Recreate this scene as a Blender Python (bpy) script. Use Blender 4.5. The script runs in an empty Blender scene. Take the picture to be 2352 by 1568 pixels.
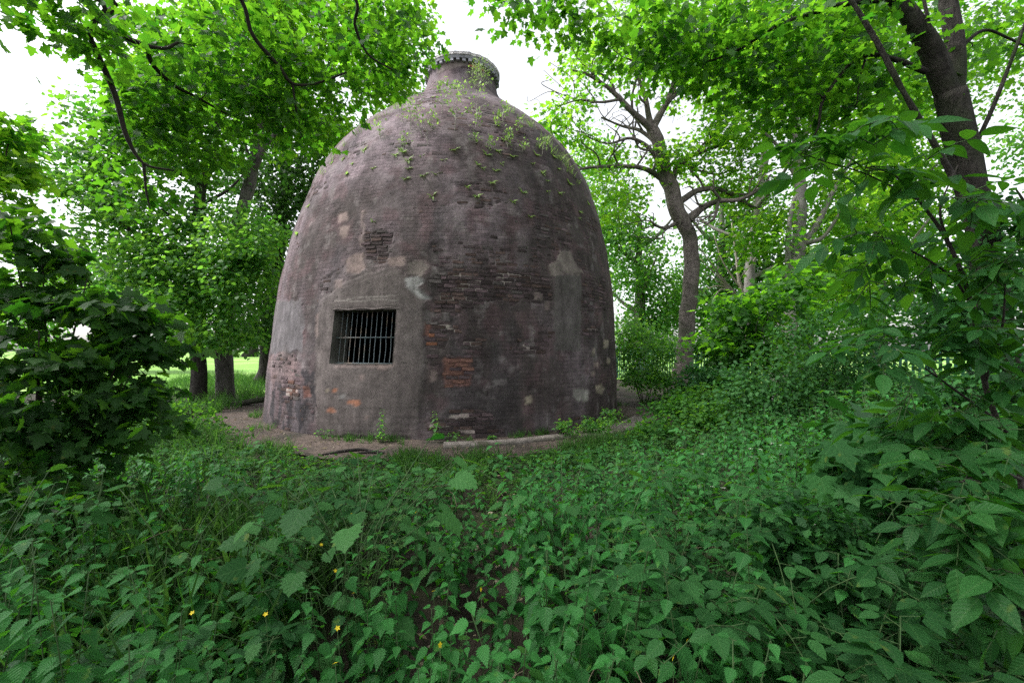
import bpy, math, random
import numpy as np

random.seed(7)
rng = np.random.default_rng(7)
R = math.radians
SC = bpy.context.scene
COL = SC.collection

# ------------------------------------------------------------------ camera, sky, sun, exposure
cam_d = bpy.data.cameras.new("camera")
cam = bpy.data.objects.new("camera", cam_d)
COL.objects.link(cam)
EYE = 1.6
cam.location = (0, 0, EYE)
cam.rotation_euler = (R(90), 0, 0)
cam_d.sensor_width = 36
cam_d.lens = 36 * 1000 / 2352
cam_d.shift_y = 16 / 2352
cam_d.clip_start = 0.05
cam_d.clip_end = 2000
SC.camera = cam

SUN_ELEV, SUN_AZ = 56, -95            # azimuth from +Y, towards -X is negative
world = bpy.data.worlds.new("World")
SC.world = world
world.use_nodes = True
wn = world.node_tree
wn.nodes.clear()
w_out = wn.nodes.new("ShaderNodeOutputWorld")
w_bg = wn.nodes.new("ShaderNodeBackground")
w_hs = wn.nodes.new("ShaderNodeHueSaturation")
w_sky = wn.nodes.new("ShaderNodeTexSky")
w_sky.sky_type = 'NISHITA'
w_sky.sun_disc = False
w_sky.sun_elevation = R(SUN_ELEV)
w_sky.sun_rotation = R(SUN_AZ % 360)
w_sky.air_density = 1.0
w_sky.dust_density = 3.0
w_hs.inputs['Saturation'].default_value = 0.18
w_bg.inputs['Strength'].default_value = 0.13
wn.links.new(w_sky.outputs[0], w_hs.inputs['Color'])
wn.links.new(w_hs.outputs[0], w_bg.inputs['Color'])
wn.links.new(w_bg.outputs[0], w_out.inputs['Surface'])

sun_d = bpy.data.lights.new("sun", 'SUN')
sun_d.energy = 1.5
sun_d.angle = R(14)
sun_d.color = (1.0, 0.98, 0.94)
sun = bpy.data.objects.new("sun", sun_d)
COL.objects.link(sun)
sun.rotation_euler = (R(90 - SUN_ELEV), 0, R(180 - SUN_AZ))
SC.view_settings.view_transform = 'Standard'
SC.view_settings.look = 'None'
SC.view_settings.gamma = 1
SC.view_settings.exposure = 1.72
SC.cycles.max_bounces = 6
SC.cycles.diffuse_bounces = 3
SC.cycles.transmission_bounces = 6
SC.cycles.transparent_max_bounces = 4
SC.cycles.caustics_reflective = False
SC.cycles.caustics_refractive = False
try:
    SC.cycles.use_denoising = False
    SC.cycles.denoiser = 'OPENIMAGEDENOISE'
    SC.cycles.denoising_input_passes = 'RGB_ALBEDO_NORMAL'
except Exception:
    pass

# ------------------------------------------------------------------ helpers
def P(px, py, d):
    """a point seen at (px, py) of the 2352 px wide photograph, d metres away along the view axis"""
    return np.array([(px - 1176) / 1000 * d, d, EYE + (800 - py) / 1000 * d])

def norm(v):
    v = np.asarray(v, float)
    return v / (np.linalg.norm(v, axis=-1, keepdims=True) + 1e-12)

def hash3(i, j, k, s):
    h = (i * 374761393 + j * 668265263 + k * 2147483647 + s * 974711) & 0xffffffff
    h = ((h ^ (h >> 13)) * 1274126177) & 0xffffffff
    return ((h ^ (h >> 16)) & 0xffff) / 65535.0

def vnoise(p, s=0):
    p = np.asarray(p, float)
    i = np.floor(p).astype(np.int64)
    f = p - i
    f = f * f * (3 - 2 * f)
    out = 0
    for a in (0, 1):
        for b in (0, 1):
            for c in (0, 1):
                w = (f[..., 0] if a else 1 - f[..., 0]) * (f[..., 1] if b else 1 - f[..., 1]) * (f[..., 2] if c else 1 - f[..., 2])
                out = out + w * hash3(i[..., 0] + a, i[..., 1] + b, i[..., 2] + c, s)
    return out

def fbm(p, s=0, o=4):
    p = np.asarray(p, float)
    t, a, n = 0, 0.5, 0
    for k in range(o):
        t = t + a * vnoise(p * 2 ** k, s + k)
        n += a
        a *= 0.5
    return t / n

def sstep(a, b, x):
    t = np.clip((x - a) / (b - a), 0, 1)
    return t * t * (3 - 2 * t)

class Geo:
    """collects triangles; built into ONE mesh"""
    def __init__(s):
        s.v, s.t, s.uv, s.ti, s.m, s.c = [], [], [], [], [], []
        s.n = 0
    def add(s, v, t, uv=None, tint=0.5, mat=0, col=None):
        v = np.asarray(v, float).reshape(-1, 3)
        t = np.asarray(t, int).reshape(-1, 3)
        s.v.append(v)
        s.t.append(t + s.n)
        s.uv.append(np.zeros((len(v), 2)) if uv is None else np.asarray(uv, float))
        s.ti.append(np.broadcast_to(np.asarray(tint, float), (len(v),)))
        m = np.asarray(mat)
        s.m.append(np.broadcast_to(m, (len(t),)))
        if col is not None:
            s.c.append(np.broadcast_to(np.asarray(col, float), (len(v), 3)))
        s.n += len(v)
        return s
    def merged(s):
        return (np.concatenate(s.v), np.concatenate(s.t), np.concatenate(s.uv), np.concatenate(s.ti), np.concatenate(s.m))
    def inst(s, tpl, M, tint=None):
        """copies of template (v,t,uv,ti,m) under K 4x4 matrices"""
        v, t, uv, ti, m = tpl
        M = np.asarray(M).reshape(-1, 4, 4)
        K = len(M)
        if K == 0:
            return s
        V = np.einsum('kij,nj->kni', M[:, :3, :3], v) + M[:, None, :3, 3]
        T = (t[None] + (np.arange(K) * len(v))[:, None, None]).reshape(-1, 3)
        TI = np.tile(ti, (K, 1))
        if tint is not None:
            TI = np.clip(TI + np.asarray(tint).reshape(-1, 1) - 0.5, 0, 1)
        return s.add(V.reshape(-1, 3), T, np.tile(uv, (K, 1)), TI.ravel(), np.tile(m, K))
    def mesh(s, name, mats, smooth=True):
        v, t, uv, ti, m = s.merged()
        me = bpy.data.meshes.new(name)
        me.vertices.add(len(v))
        me.vertices.foreach_set('co', v.astype(np.float32).ravel())
        me.loops.add(len(t) * 3)
        me.loops.foreach_set('vertex_index', t.astype(np.int32).ravel())
        me.polygons.add(len(t))
        me.polygons.foreach_set('loop_start', np.arange(len(t), dtype=np.int32) * 3)
        me.polygons.foreach_set('material_index', m.astype(np.int32))
        me.polygons.foreach_set('use_smooth', np.full(len(t), smooth))
        a = me.attributes.new('tint', 'FLOAT', 'POINT')
        a.data.foreach_set('value', ti.astype(np.float32))
        if s.c:
            c = np.concatenate(s.c)
            a = me.attributes.new('col', 'FLOAT_COLOR', 'POINT')
            a.data.foreach_set('color', np.hstack([c, np.ones((len(c), 1))]).astype(np.float32).ravel())
        ul = me.uv_layers.new(name='UVMap')
        ul.data.foreach_set('uv', uv[t.ravel()].astype(np.float32).ravel())
        for k in (mats if isinstance(mats, (list, tuple)) else [mats]):
            me.materials.append(k)
        me.update(calc_edges=True)
        return me

def link(name, data, parent=None, label=None, cat=None, group=None, kind=None):
    o = bpy.data.objects.new(name, data)
    COL.objects.link(o)
    if parent is not None:
        o.parent = parent
    for k, v in (('label', label), ('category', cat), ('group', group), ('kind', kind)):
        if v:
            o[k] = v
    return o

def setm(o, M):
    from mathutils import Matrix
    o.matrix_local = Matrix([list(map(float, r)) for r in M])

def thing(name, label, cat, loc=(0, 0, 0), group=None):
    o = link(name, None, None, label, cat, group)
    o.location = tuple(float(c) for c in loc)
    return o

def shift(g, loc):
    """local coordinates for a geometry written in world coordinates"""
    g.v = [v - np.asarray(loc, float) for v in g.v]
    return g

def frame(y, z, pos, sc=1.0):
    y = norm(y)
    z = np.asarray(z, float)
    x = norm(np.cross(y, z))
    z = np.cross(x, y)
    M = np.eye(4)
    M[:3, 0], M[:3, 1], M[:3, 2], M[:3, 3] = x * sc, y * sc, z * sc, pos
    return M

def frames(y, z, pos, sc):
    y = norm(y)
    x = norm(np.cross(y, z))
    z = np.cross(x, y)
    M = np.zeros((len(y), 4, 4))
    M[:, 3, 3] = 1
    sc = np.broadcast_to(np.asarray(sc, float), (len(y),))[:, None]
    M[:, :3, 0], M[:, :3, 1], M[:, :3, 2], M[:, :3, 3] = x * sc, y * sc, z * sc, pos
    return M

def rotz(a, loc=(0, 0, 0), sc=1.0, tilt=0.0, tdir=0.0):
    c, s = math.cos(a), math.sin(a)
    M = np.eye(4)
    M[:3, :3] = np.array([[c, -s, 0], [s, c, 0], [0, 0, 1]])
    if tilt:
        ax = np.array([math.cos(tdir), math.sin(tdir), 0])
        K = np.array([[0, -ax[2], ax[1]], [ax[2], 0, -ax[0]], [-ax[1], ax[0], 0]])
        M[:3, :3] = (np.eye(3) + math.sin(tilt) * K + (1 - math.cos(tilt)) * K @ K) @ M[:3, :3]
    M[:3, :3] *= sc
    M[:3, 3] = loc
    return M

def spline(pts, n):
    """Catmull-Rom through the points (any columns)"""
    p = np.asarray(pts, float)
    if len(p) == 2:
        return p[0] + (p[1] - p[0]) * np.linspace(0, 1, n)[:, None]
    q = np.vstack([2 * p[0] - p[1], p, 2 * p[-1] - p[-2]])
    u = np.linspace(0, len(p) - 1 - 1e-6, n)
    i = u.astype(int)
    f = (u - i)[:, None]
    a, b, c, d = q[i], q[i + 1], q[i + 2], q[i + 3]
    return 0.5 * (2 * b + (c - a) * f + (2 * a - 5 * b + 4 * c - d) * f ** 2 + (3 * b - a - 3 * c + d) * f ** 3)

def tube(g, pts, rad, sides=6, mat=0, tint=0.5, rough=0.0, seed=0, cap=True, vs=1.0):
    p = np.asarray(pts, float)
    n = len(p)
    rad = np.broadcast_to(np.asarray(rad, float), (n,))
    d = np.gradient(p, axis=0)
    d = norm(d)
    ref = np.array([0, 0, 1.0]) if abs(d[0][2]) < 0.9 else np.array([1.0, 0, 0])
    u = norm(np.cross(d, ref))
    w = np.cross(d, u)
    for k in range(1, n):
        uk = u[k - 1] - d[k] * np.dot(u[k - 1], d[k])
        u[k] = uk / (np.linalg.norm(uk) + 1e-9)
    w = np.cross(d, u)
    a = np.arange(sides) * 2 * math.pi / sides
    ring = np.cos(a)[None, :, None] * u[:, None] + np.sin(a)[None, :, None] * w[:, None]
    rr = rad[:, None] * np.ones((1, sides))
    if rough:
        rr = rr * (1 + rough * (2 * fbm((p[:, None] + ring * rad[:, None, None]) * np.array([3, 3, 1.6]) / max(rad.max(), .05) * .16, seed, 3) - 1))
    v = (p[:, None] + ring * rr[..., None]).reshape(-1, 3)
    i = np.arange(n - 1)[:, None] * sides
    j = np.arange(sides)[None]
    j2 = (j + 1) % sides
    q = np.stack([i + j, i + j2, i + sides + j2, i + sides + j], -1).reshape(-1, 4)
    t = np.vstack([q[:, [0, 1, 2]], q[:, [0, 2, 3]]])
    if cap:
        v = np.vstack([v, p[-1:]])
        e = (n - 1) * sides
        t = np.vstack([t, np.stack([e + np.arange(sides), e + (np.arange(sides) + 1) % sides, np.full(sides, n * sides)], -1)])
    L = np.concatenate([[0], np.cumsum(np.linalg.norm(np.diff(p, axis=0), axis=1))])
    uv = np.stack([np.tile(np.arange(sides) / sides, n), np.repeat(L, sides) * vs], -1)
    if cap:
        uv = np.vstack([uv, [[0.5, L[-1] * vs]]])
    g.add(v, t, uv, tint, mat)
    return g

# ------------------------------------------------------------------ materials
def newmat(name):
    m = bpy.data.materials.new(name)
    m.use_nodes = True
    nt = m.node_tree
    nt.nodes.clear()
    return m, nt, nt.nodes.new("ShaderNodeOutputMaterial")

def N(nt, t, **k):
    n = nt.nodes.new(t)
    for a, b in k.items():
        setattr(n, a, b)
    return n

def mixc(nt, fac, a, b, blend='MIX'):
    n = N(nt, "ShaderNodeMix", data_type='RGBA', blend_type=blend)
    for i, x in ((0, fac), (6, a), (7, b)):
        if isinstance(x, bpy.types.NodeSocket):
            nt.links.new(x, n.inputs[i])
        else:
            n.inputs[i].default_value = x if i == 0 else (*x, 1)
    return n.outputs[2]

def math_(nt, op, a, b=0.0, c=0.0):
    n = N(nt, "ShaderNodeMath", operation=op)
    for i, x in enumerate((a, b, c)):
        if isinstance(x, bpy.types.NodeSocket):
            nt.links.new(x, n.inputs[i])
        else:
            n.inputs[i].default_value = x
    return n.outputs[0]

def leaf_mat(name, c0, c1, t0, t1, trans=0.45, rough=0.5, spec=0.3, veins=0.0, vn=9.0):
    m, nt, out = newmat(name)
    at = N(nt, "ShaderNodeAttribute", attribute_name='tint')
    base = mixc(nt, at.outputs['Fac'], c0, c1)
    tr = mixc(nt, at.outputs['Fac'], t0, t1)
    bs = N(nt, "ShaderNodeBsdfPrincipled")
    bs.inputs['Roughness'].default_value = rough
    bs.inputs['Specular IOR Level'].default_value = spec
    if veins:
        uv = N(nt, "ShaderNodeUVMap")
        sp = N(nt, "ShaderNodeSeparateXYZ")
        nt.links.new(uv.outputs[0], sp.inputs[0])
        ax = math_(nt, 'ABSOLUTE', sp.outputs[0])
        mid = math_(nt, 'LESS_THAN', ax, 0.018)
        ph = math_(nt, 'SUBTRACT', sp.outputs[1], math_(nt, 'MULTIPLY', ax, 0.9))
        fr = math_(nt, 'FRACT', math_(nt, 'MULTIPLY', ph, vn))
        side = math_(nt, 'LESS_THAN', fr, 0.13)
        v = math_(nt, 'MAXIMUM', mid, math_(nt, 'MULTIPLY', side, 0.6))
        base = mixc(nt, math_(nt, 'MULTIPLY', v, veins), base, (0.12, 0.22, 0.08))
        bump = N(nt, "ShaderNodeBump")
        bump.inputs['Strength'].default_value = 0.5
        bump.inputs['Distance'].default_value = 0.004
        sw = math_(nt, 'ABSOLUTE', math_(nt, 'SUBTRACT', fr, 0.5))
        nt.links.new(math_(nt, 'SUBTRACT', 0.5, sw), bump.inputs['Height'])
        nt.links.new(bump.outputs[0], bs.inputs['Normal'])
    nz = N(nt, "ShaderNodeTexNoise")
    nz.inputs['Scale'].default_value = 1.3
    geo = N(nt, "ShaderNodeNewGeometry")
    nt.links.new(geo.outputs['Position'], nz.inputs['Vector'])
    base = mixc(nt, 0.35, base, mixc(nt, nz.outputs[0], (c0[0] * .55, c0[1] * .6, c0[2] * .6), c1))
    n2 = N(nt, "ShaderNodeTexNoise")
    n2.inputs['Scale'].default_value = 17
    n2.inputs['Detail'].default_value = 2
    nt.links.new(geo.outputs['Position'], n2.inputs['Vector'])
    r2 = N(nt, "ShaderNodeMapRange")
    r2.inputs['From Min'].default_value = 0.66
    r2.inputs['From Max'].default_value = 0.74
    nt.links.new(n2.outputs[0], r2.inputs['Value'])
    base = mixc(nt, math_(nt, 'MULTIPLY', r2.outputs[0], 0.45), base, (c1[0] * 2.2 + .03, c1[1] * 1.15, c1[2] * .8))
    nt.links.new(base, bs.inputs['Base Color'])
    tl = N(nt, "ShaderNodeBsdfTranslucent")
    nt.links.new(tr, tl.inputs['Color'])
    mx = N(nt, "ShaderNodeMixShader")
    mx.inputs[0].default_value = trans
    nt.links.new(bs.outputs[0], mx.inputs[1])
    nt.links.new(tl.outputs[0], mx.inputs[2])
    nt.links.new(mx.outputs[0], out.inputs['Surface'])
    return m

def rough_mat(name, c0, c1, scale=8.0, rough=0.9, bump=0.4, stretch=(1, 1, 1), c2=None, s2=1.5, dist=0.02, metal=0.0):
    m, nt, out = newmat(name)
    bs = N(nt, "ShaderNodeBsdfPrincipled")
    bs.inputs['Roughness'].default_value = rough
    bs.inputs['Specular IOR Level'].default_value = 0.25
    bs.inputs['Metallic'].default_value = metal
    tc = N(nt, "ShaderNodeTexCoord")
    mp = N(nt, "ShaderNodeMapping")
    mp.inputs['Scale'].default_value = stretch
    nt.links.new(tc.outputs['Object'], mp.inputs[0])
    nz = N(nt, "ShaderNodeTexNoise")
    nz.inputs['Scale'].default_value = scale
    nz.inputs['Detail'].default_value = 6
    nz.inputs['Roughness'].default_value = 0.65
    nt.links.new(mp.outputs[0], nz.inputs['Vector'])
    rp = N(nt, "ShaderNodeMapRange")
    rp.inputs['From Min'].default_value = 0.32
    rp.inputs['From Max'].default_value = 0.68
    nt.links.new(nz.outputs[0], rp.inputs['Value'])
    col = mixc(nt, rp.outputs[0], c0, c1)
    if c2:
        n2 = N(nt, "ShaderNodeTexNoise")
        n2.inputs['Scale'].default_value = s2
        n2.inputs['Detail'].default_value = 4
        nt.links.new(tc.outputs['Object'], n2.inputs['Vector'])
        r2 = N(nt, "ShaderNodeMapRange")
        r2.inputs['From Min'].default_value = 0.48
        r2.inputs['From Max'].default_value = 0.66
        nt.links.new(n2.outputs[0], r2.inputs['Value'])
        col = mixc(nt, r2.outputs[0], col, c2)
    nt.links.new(col, bs.inputs['Base Color'])
    bp = N(nt, "ShaderNodeBump")
    bp.inputs['Strength'].default_value = bump
    bp.inputs['Distance'].default_value = dist
    nt.links.new(nz.outputs[0], bp.inputs['Height'])
    nt.links.new(bp.outputs[0], bs.inputs['Normal'])
    nt.links.new(bs.outputs[0], out.inputs['Surface'])
    return m

def col_mat(name, bricks=False, rough=0.93):
    """base colour from the 'col' attribute, with fine grain"""
    m, nt, out = newmat(name)
    bs = N(nt, "ShaderNodeBsdfPrincipled")
    bs.inputs['Roughness'].default_value = rough
    bs.inputs['Specular IOR Level'].default_value = 0.2
    at = N(nt, "ShaderNodeAttribute", attribute_name='col')
    tc = N(nt, "ShaderNodeTexCoord")
    nz = N(nt, "ShaderNodeTexNoise")
    nz.inputs['Scale'].default_value = 22
    nz.inputs['Detail'].default_value = 7
    nz.inputs['Roughness'].default_value = 0.75
    nt.links.new(tc.outputs['Object'], nz.inputs['Vector'])
    rp = N(nt, "ShaderNodeMapRange")
    rp.inputs['From Min'].default_value = 0.3
    rp.inputs['From Max'].default_value = 0.7
    rp.inputs['To Min'].default_value = 0.70
    rp.inputs['To Max'].default_value = 1.26
    nt.links.new(nz.outputs[0], rp.inputs['Value'])
    mul = N(nt, "ShaderNodeMix", data_type='RGBA', blend_type='MULTIPLY')
    mul.inputs[0].default_value = 1
    nt.links.new(at.outputs['Color'], mul.inputs[6])
    cmb = N(nt, "ShaderNodeCombineColor")
    for i in range(3):
        nt.links.new(rp.outputs[0], cmb.inputs[i])
    nt.links.new(cmb.outputs[0], mul.inputs[7])
    col = mul.outputs[2]
    # broad mottling and run-down streaks
    mp = N(nt, "ShaderNodeMapping")
    mp.inputs['Scale'].default_value = (4.0, 4.0, 0.55)
    nt.links.new(tc.outputs['Object'], mp.inputs[0])
    ns = N(nt, "ShaderNodeTexNoise")
    ns.inputs['Scale'].default_value = 1.6
    ns.inputs['Detail'].default_value = 6
    ns.inputs['Roughness'].default_value = 0.7
    nt.links.new(mp.outputs[0], ns.inputs['Vector'])
    nm_ = N(nt, "ShaderNodeTexNoise")
    nm_.inputs['Scale'].default_value = 3.4
    nm_.inputs['Detail'].default_value = 8
    nm_.inputs['Roughness'].default_value = 0.72
    nt.links.new(tc.outputs['Object'], nm_.inputs['Vector'])
    for src, lo, hi in ((ns.outputs[0], .76, 1.24), (nm_.outputs[0], .66, 1.36)):
        rr_ = N(nt, "ShaderNodeMapRange")
        rr_.inputs['From Min'].default_value = 0.32
        rr_.inputs['From Max'].default_value = 0.68
        rr_.inputs['To Min'].default_value = lo
        rr_.inputs['To Max'].default_value = hi
        nt.links.new(src, rr_.inputs['Value'])
        cc_ = N(nt, "ShaderNodeCombineColor")
        for i in range(3):
            nt.links.new(rr_.outputs[0], cc_.inputs[i])
        col = mixc(nt, 1.0, col, cc_.outputs[0], 'MULTIPLY')
    # dark pits where the skin has broken away
    pit = N(nt, "ShaderNodeTexNoise")
    pit.inputs['Scale'].default_value = 13
    pit.inputs['Detail'].default_value = 4
    pit.inputs['Roughness'].default_value = 0.6
    nt.links.new(tc.outputs['Object'], pit.inputs['Vector'])
    pr_ = N(nt, "ShaderNodeMapRange")
    pr_.inputs['From Min'].default_value = 0.63
    pr_.inputs['From Max'].default_value = 0.70
    nt.links.new(pit.outputs[0], pr_.inputs['Value'])
    col = mixc(nt, math_(nt, 'MULTIPLY', pr_.outputs[0], 0.6), col, (0.03, 0.026, 0.027))
    height = math_(nt, 'SUBTRACT', nz.outputs[0], math_(nt, 'MULTIPLY', pr_.outputs[0], 0.8))
    if bricks:
        uv = N(nt, "ShaderNodeUVMap")
        # wander the courses a little so that joints fade in and out under the render coat
        bt = N(nt, "ShaderNodeTexBrick")
        bt.offset = 0.5
        bt.inputs['Scale'].default_value = 1.0
        bt.inputs['Brick Width'].default_value = 0.235
        bt.inputs['Row Height'].default_value = 0.075
        bt.inputs['Mortar Size'].default_value = 0.008
        bt.inputs['Mortar Smooth'].default_value = 0.6
        bt.inputs['Color1'].default_value = (1.14, 1.04, 1.08, 1)
        bt.inputs['Color2'].default_value = (0.74, 0.68, 0.71, 1)
        bt.inputs['Mortar'].default_value = (0.62, 0.60, 0.61, 1)
        nt.links.new(uv.outputs[0], bt.inputs['Vector'])
        n2 = N(nt, "ShaderNodeTexNoise")
        n2.inputs['Scale'].default_value = 1.9
        n2.inputs['Detail'].default_value = 5
        nt.links.new(tc.outputs['Object'], n2.inputs['Vector'])
        r2 = N(nt, "ShaderNodeMapRange")
        r2.inputs['From Min'].default_value = 0.36
        r2.inputs['From Max'].default_value = 0.60
        nt.links.new(n2.outputs[0], r2.inputs['Value'])
        at2 = N(nt, "ShaderNodeAttribute", attribute_name='tint')   # 1 on smooth new render, 0 on old brickwork
        msk = math_(nt, 'MULTIPLY', r2.outputs[0], math_(nt, 'SUBTRACT', 1.0, at2.outputs['Fac']))
        col = mixc(nt, math_(nt, 'MULTIPLY', msk, 0.8), col, mixc(nt, 1.0, col, bt.outputs['Color'], 'MULTIPLY'))
        n3 = N(nt, "ShaderNodeTexNoise")
        n3.inputs['Scale'].default_value = 60
        n3.inputs['Detail'].default_value = 3
        nt.links.new(tc.outputs['Object'], n3.inputs['Vector'])
        r3 = N(nt, "ShaderNodeMapRange")
        r3.inputs['From Min'].default_value = 0.64
        r3.inputs['From Max'].default_value = 0.72
        nt.links.new(n3.outputs[0], r3.inputs['Value'])
        col = mixc(nt, math_(nt, 'MULTIPLY', r3.outputs[0], 0.45), col, (0.25, 0.23, 0.23))
        hb = math_(nt, 'MULTIPLY', math_(nt, 'MULTIPLY', bt.outputs['Fac'], -0.9), msk)
        height = math_(nt, 'ADD', math_(nt, 'MULTIPLY', height, 0.8), hb)
    nt.links.new(col, bs.inputs['Base Color'])
    bp = N(nt, "ShaderNodeBump")
    bp.inputs['Strength'].default_value = 0.6
    bp.inputs['Distance'].default_value = 0.012
    nt.links.new(height, bp.inputs['Height'])
    nt.links.new(bp.outputs[0], bs.inputs['Normal'])
    nt.links.new(bs.outputs[0], out.inputs['Surface'])
    return m

M_SYC = leaf_mat("sycamore_leaf", (0.022, 0.068, 0.018), (0.048, 0.13, 0.026), (0.06, 0.27, 0.012), (0.23, 0.56, 0.020), 0.52, 0.55, 0.2, 0.25, 5)
M_SYCY = leaf_mat("young_sycamore_leaf", (0.038, 0.11, 0.018), (0.085, 0.19, 0.03), (0.13, 0.46, 0.015), (0.40, 0.72, 0.035), 0.58, 0.55, 0.2)
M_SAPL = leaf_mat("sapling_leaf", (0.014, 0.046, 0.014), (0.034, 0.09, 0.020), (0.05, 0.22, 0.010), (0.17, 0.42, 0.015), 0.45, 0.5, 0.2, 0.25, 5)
M_LIME = leaf_mat("lime_leaf", (0.035, 0.115, 0.028), (0.085, 0.21, 0.05), (0.12, 0.42, 0.03), (0.32, 0.62, 0.06), 0.5, 0.5, 0.28)
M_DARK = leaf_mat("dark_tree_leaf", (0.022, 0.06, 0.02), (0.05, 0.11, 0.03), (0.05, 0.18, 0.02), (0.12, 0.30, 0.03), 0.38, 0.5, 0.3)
M_COVER = leaf_mat("broad_herb_leaf", (0.012, 0.052, 0.014), (0.052, 0.155, 0.042), (0.035, 0.20, 0.018), (0.16, 0.42, 0.03), 0.24, 0.5, 0.09, 0.22, 5)
M_BUSH = leaf_mat("bush_leaf", (0.020, 0.074, 0.016), (0.058, 0.155, 0.030), (0.07, 0.28, 0.015), (0.20, 0.46, 0.03), 0.38, 0.6, 0.08)
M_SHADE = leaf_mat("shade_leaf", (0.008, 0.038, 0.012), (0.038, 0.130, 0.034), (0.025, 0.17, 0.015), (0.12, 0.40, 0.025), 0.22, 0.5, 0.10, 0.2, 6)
M_NETTLE = leaf_mat("nettle_leaf", (0.008, 0.042, 0.012), (0.042, 0.185, 0.040), (0.025, 0.19, 0.015), (0.14, 0.50, 0.025), 0.24, 0.46, 0.14, 0.22, 8)
M_ELDER = leaf_mat("elder_leaf", (0.009, 0.046, 0.013), (0.040, 0.145, 0.034), (0.035, 0.21, 0.012), (0.16, 0.46, 0.02), 0.30, 0.48, 0.12, 0.24, 8)
M_GRASS = leaf_mat("grass_blade", (0.03, 0.085, 0.02), (0.075, 0.16, 0.04), (0.06, 0.22, 0.02), (0.16, 0.36, 0.05), 0.35, 0.6, 0.1)
M_KILNPLANT = leaf_mat("wall_plant_leaf", (0.10, 0.20, 0.04), (0.23, 0.35, 0.09), (0.20, 0.42, 0.05), (0.40, 0.60, 0.12), 0.45, 0.5, 0.3)
M_TWIG = rough_mat("twig_bark", (0.018, 0.015, 0.013), (0.045, 0.038, 0.032), 14, 0.9, 0.4)
M_BARK_D = rough_mat("dark_bark", (0.014, 0.012, 0.011), (0.060, 0.052, 0.047), 13, 0.92, 1.0, (1, 1, 0.30), (0.026, 0.034, 0.016), 1.4, 0.09)
M_BARK_M = rough_mat("middling_bark", (0.05, 0.045, 0.042), (0.13, 0.12, 0.11), 9, 0.92, 0.9, (1, 1, 0.4), (0.06, 0.07, 0.04), 1.2, 0.06)
M_BARK_G = rough_mat("grey_bark", (0.12, 0.11, 0.105), (0.25, 0.235, 0.22), 7, 0.92, 0.8, (1, 1, 0.5), (0.13, 0.14, 0.09), 1.2, 0.04)
M_BARK_B = rough_mat("brown_bark", (0.065, 0.053, 0.049), (0.21, 0.178, 0.162), 10, 0.92, 1.0, (1, 1, 0.7), (0.07, 0.072, 0.05), 1.6, 0.09)
M_DEAD = rough_mat("dead_wood", (0.20, 0.17, 0.14), (0.38, 0.34, 0.28), 12, 0.9, 0.5)
M_STEM = rough_mat("green_stem", (0.025, 0.055, 0.018), (0.055, 0.10, 0.032), 20, 0.7, 0.2)
M_PALE_STEM = rough_mat("pale_stem", (0.30, 0.27, 0.24), (0.50, 0.46, 0.42), 20, 0.8, 0.2)
M_SOIL = rough_mat("woodland_soil", (0.010, 0.008, 0.006), (0.035, 0.027, 0.020), 6, 0.97, 1.0, (1, 1, 1), (0.03, 0.04, 0.015), 0.9, 0.05)
M_DIRT = rough_mat("trodden_dirt", (0.042, 0.031, 0.026), (0.105, 0.079, 0.068), 9, 0.97, 0.9, (1, 1, 1), (0.035, 0.03, 0.025), 1.3, 0.03)
M_MEADOW = rough_mat("meadow_grass", (0.10, 0.24, 0.03), (0.19, 0.36, 0.06), 3, 0.9, 0.5, (1, 1, 1), (0.26, 0.38, 0.12), 0.12, 0.05)
M_CONC = rough_mat("old_concrete", (0.08, 0.068, 0.062), (0.20, 0.175, 0.16), 10, 0.95, 0.9, (1, 1, 1), (0.06, 0.055, 0.04), 2.6, 0.02)
M_IRON = rough_mat("painted_iron", (0.07, 0.095, 0.11), (0.15, 0.18, 0.20), 30, 0.45, 0.3, (1, 1, 1), (0.22, 0.17, 0.14), 6, 0.004)
M_FENCE = rough_mat("green_fence_paint", (0.006, 0.035, 0.022), (0.012, 0.055, 0.036), 20, 0.5, 0.15)
M_SOOT = rough_mat("sooty_brick", (0.006, 0.005, 0.005), (0.020, 0.017, 0.016), 6, 0.95, 0.8)
M_WHITE = leaf_mat("white_petal", (0.6, 0.62, 0.55), (0.8, 0.8, 0.75), (0.6, 0.62, 0.5), (0.8, 0.8, 0.7), 0.3)
M_YEL = leaf_mat("yellow_petal", (0.75, 0.55, 0.02), (0.85, 0.65, 0.03), (0.8, 0.6, 0.02), (0.8, 0.6, 0.02), 0.3)
M_PINK = leaf_mat("pink_petal", (0.5, 0.06, 0.3), (0.6, 0.1, 0.4), (0.5, 0.1, 0.3), (0.6, 0.1, 0.4), 0.3)
M_DRY = leaf_mat("dry_leaf", (0.10, 0.075, 0.045), (0.24, 0.20, 0.14), (0.2, 0.15, 0.08), (0.3, 0.25, 0.15), 0.25)
M_WALL = col_mat("weathered_kiln_render", True)
M_BRICK = col_mat("kiln_brick")

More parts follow.
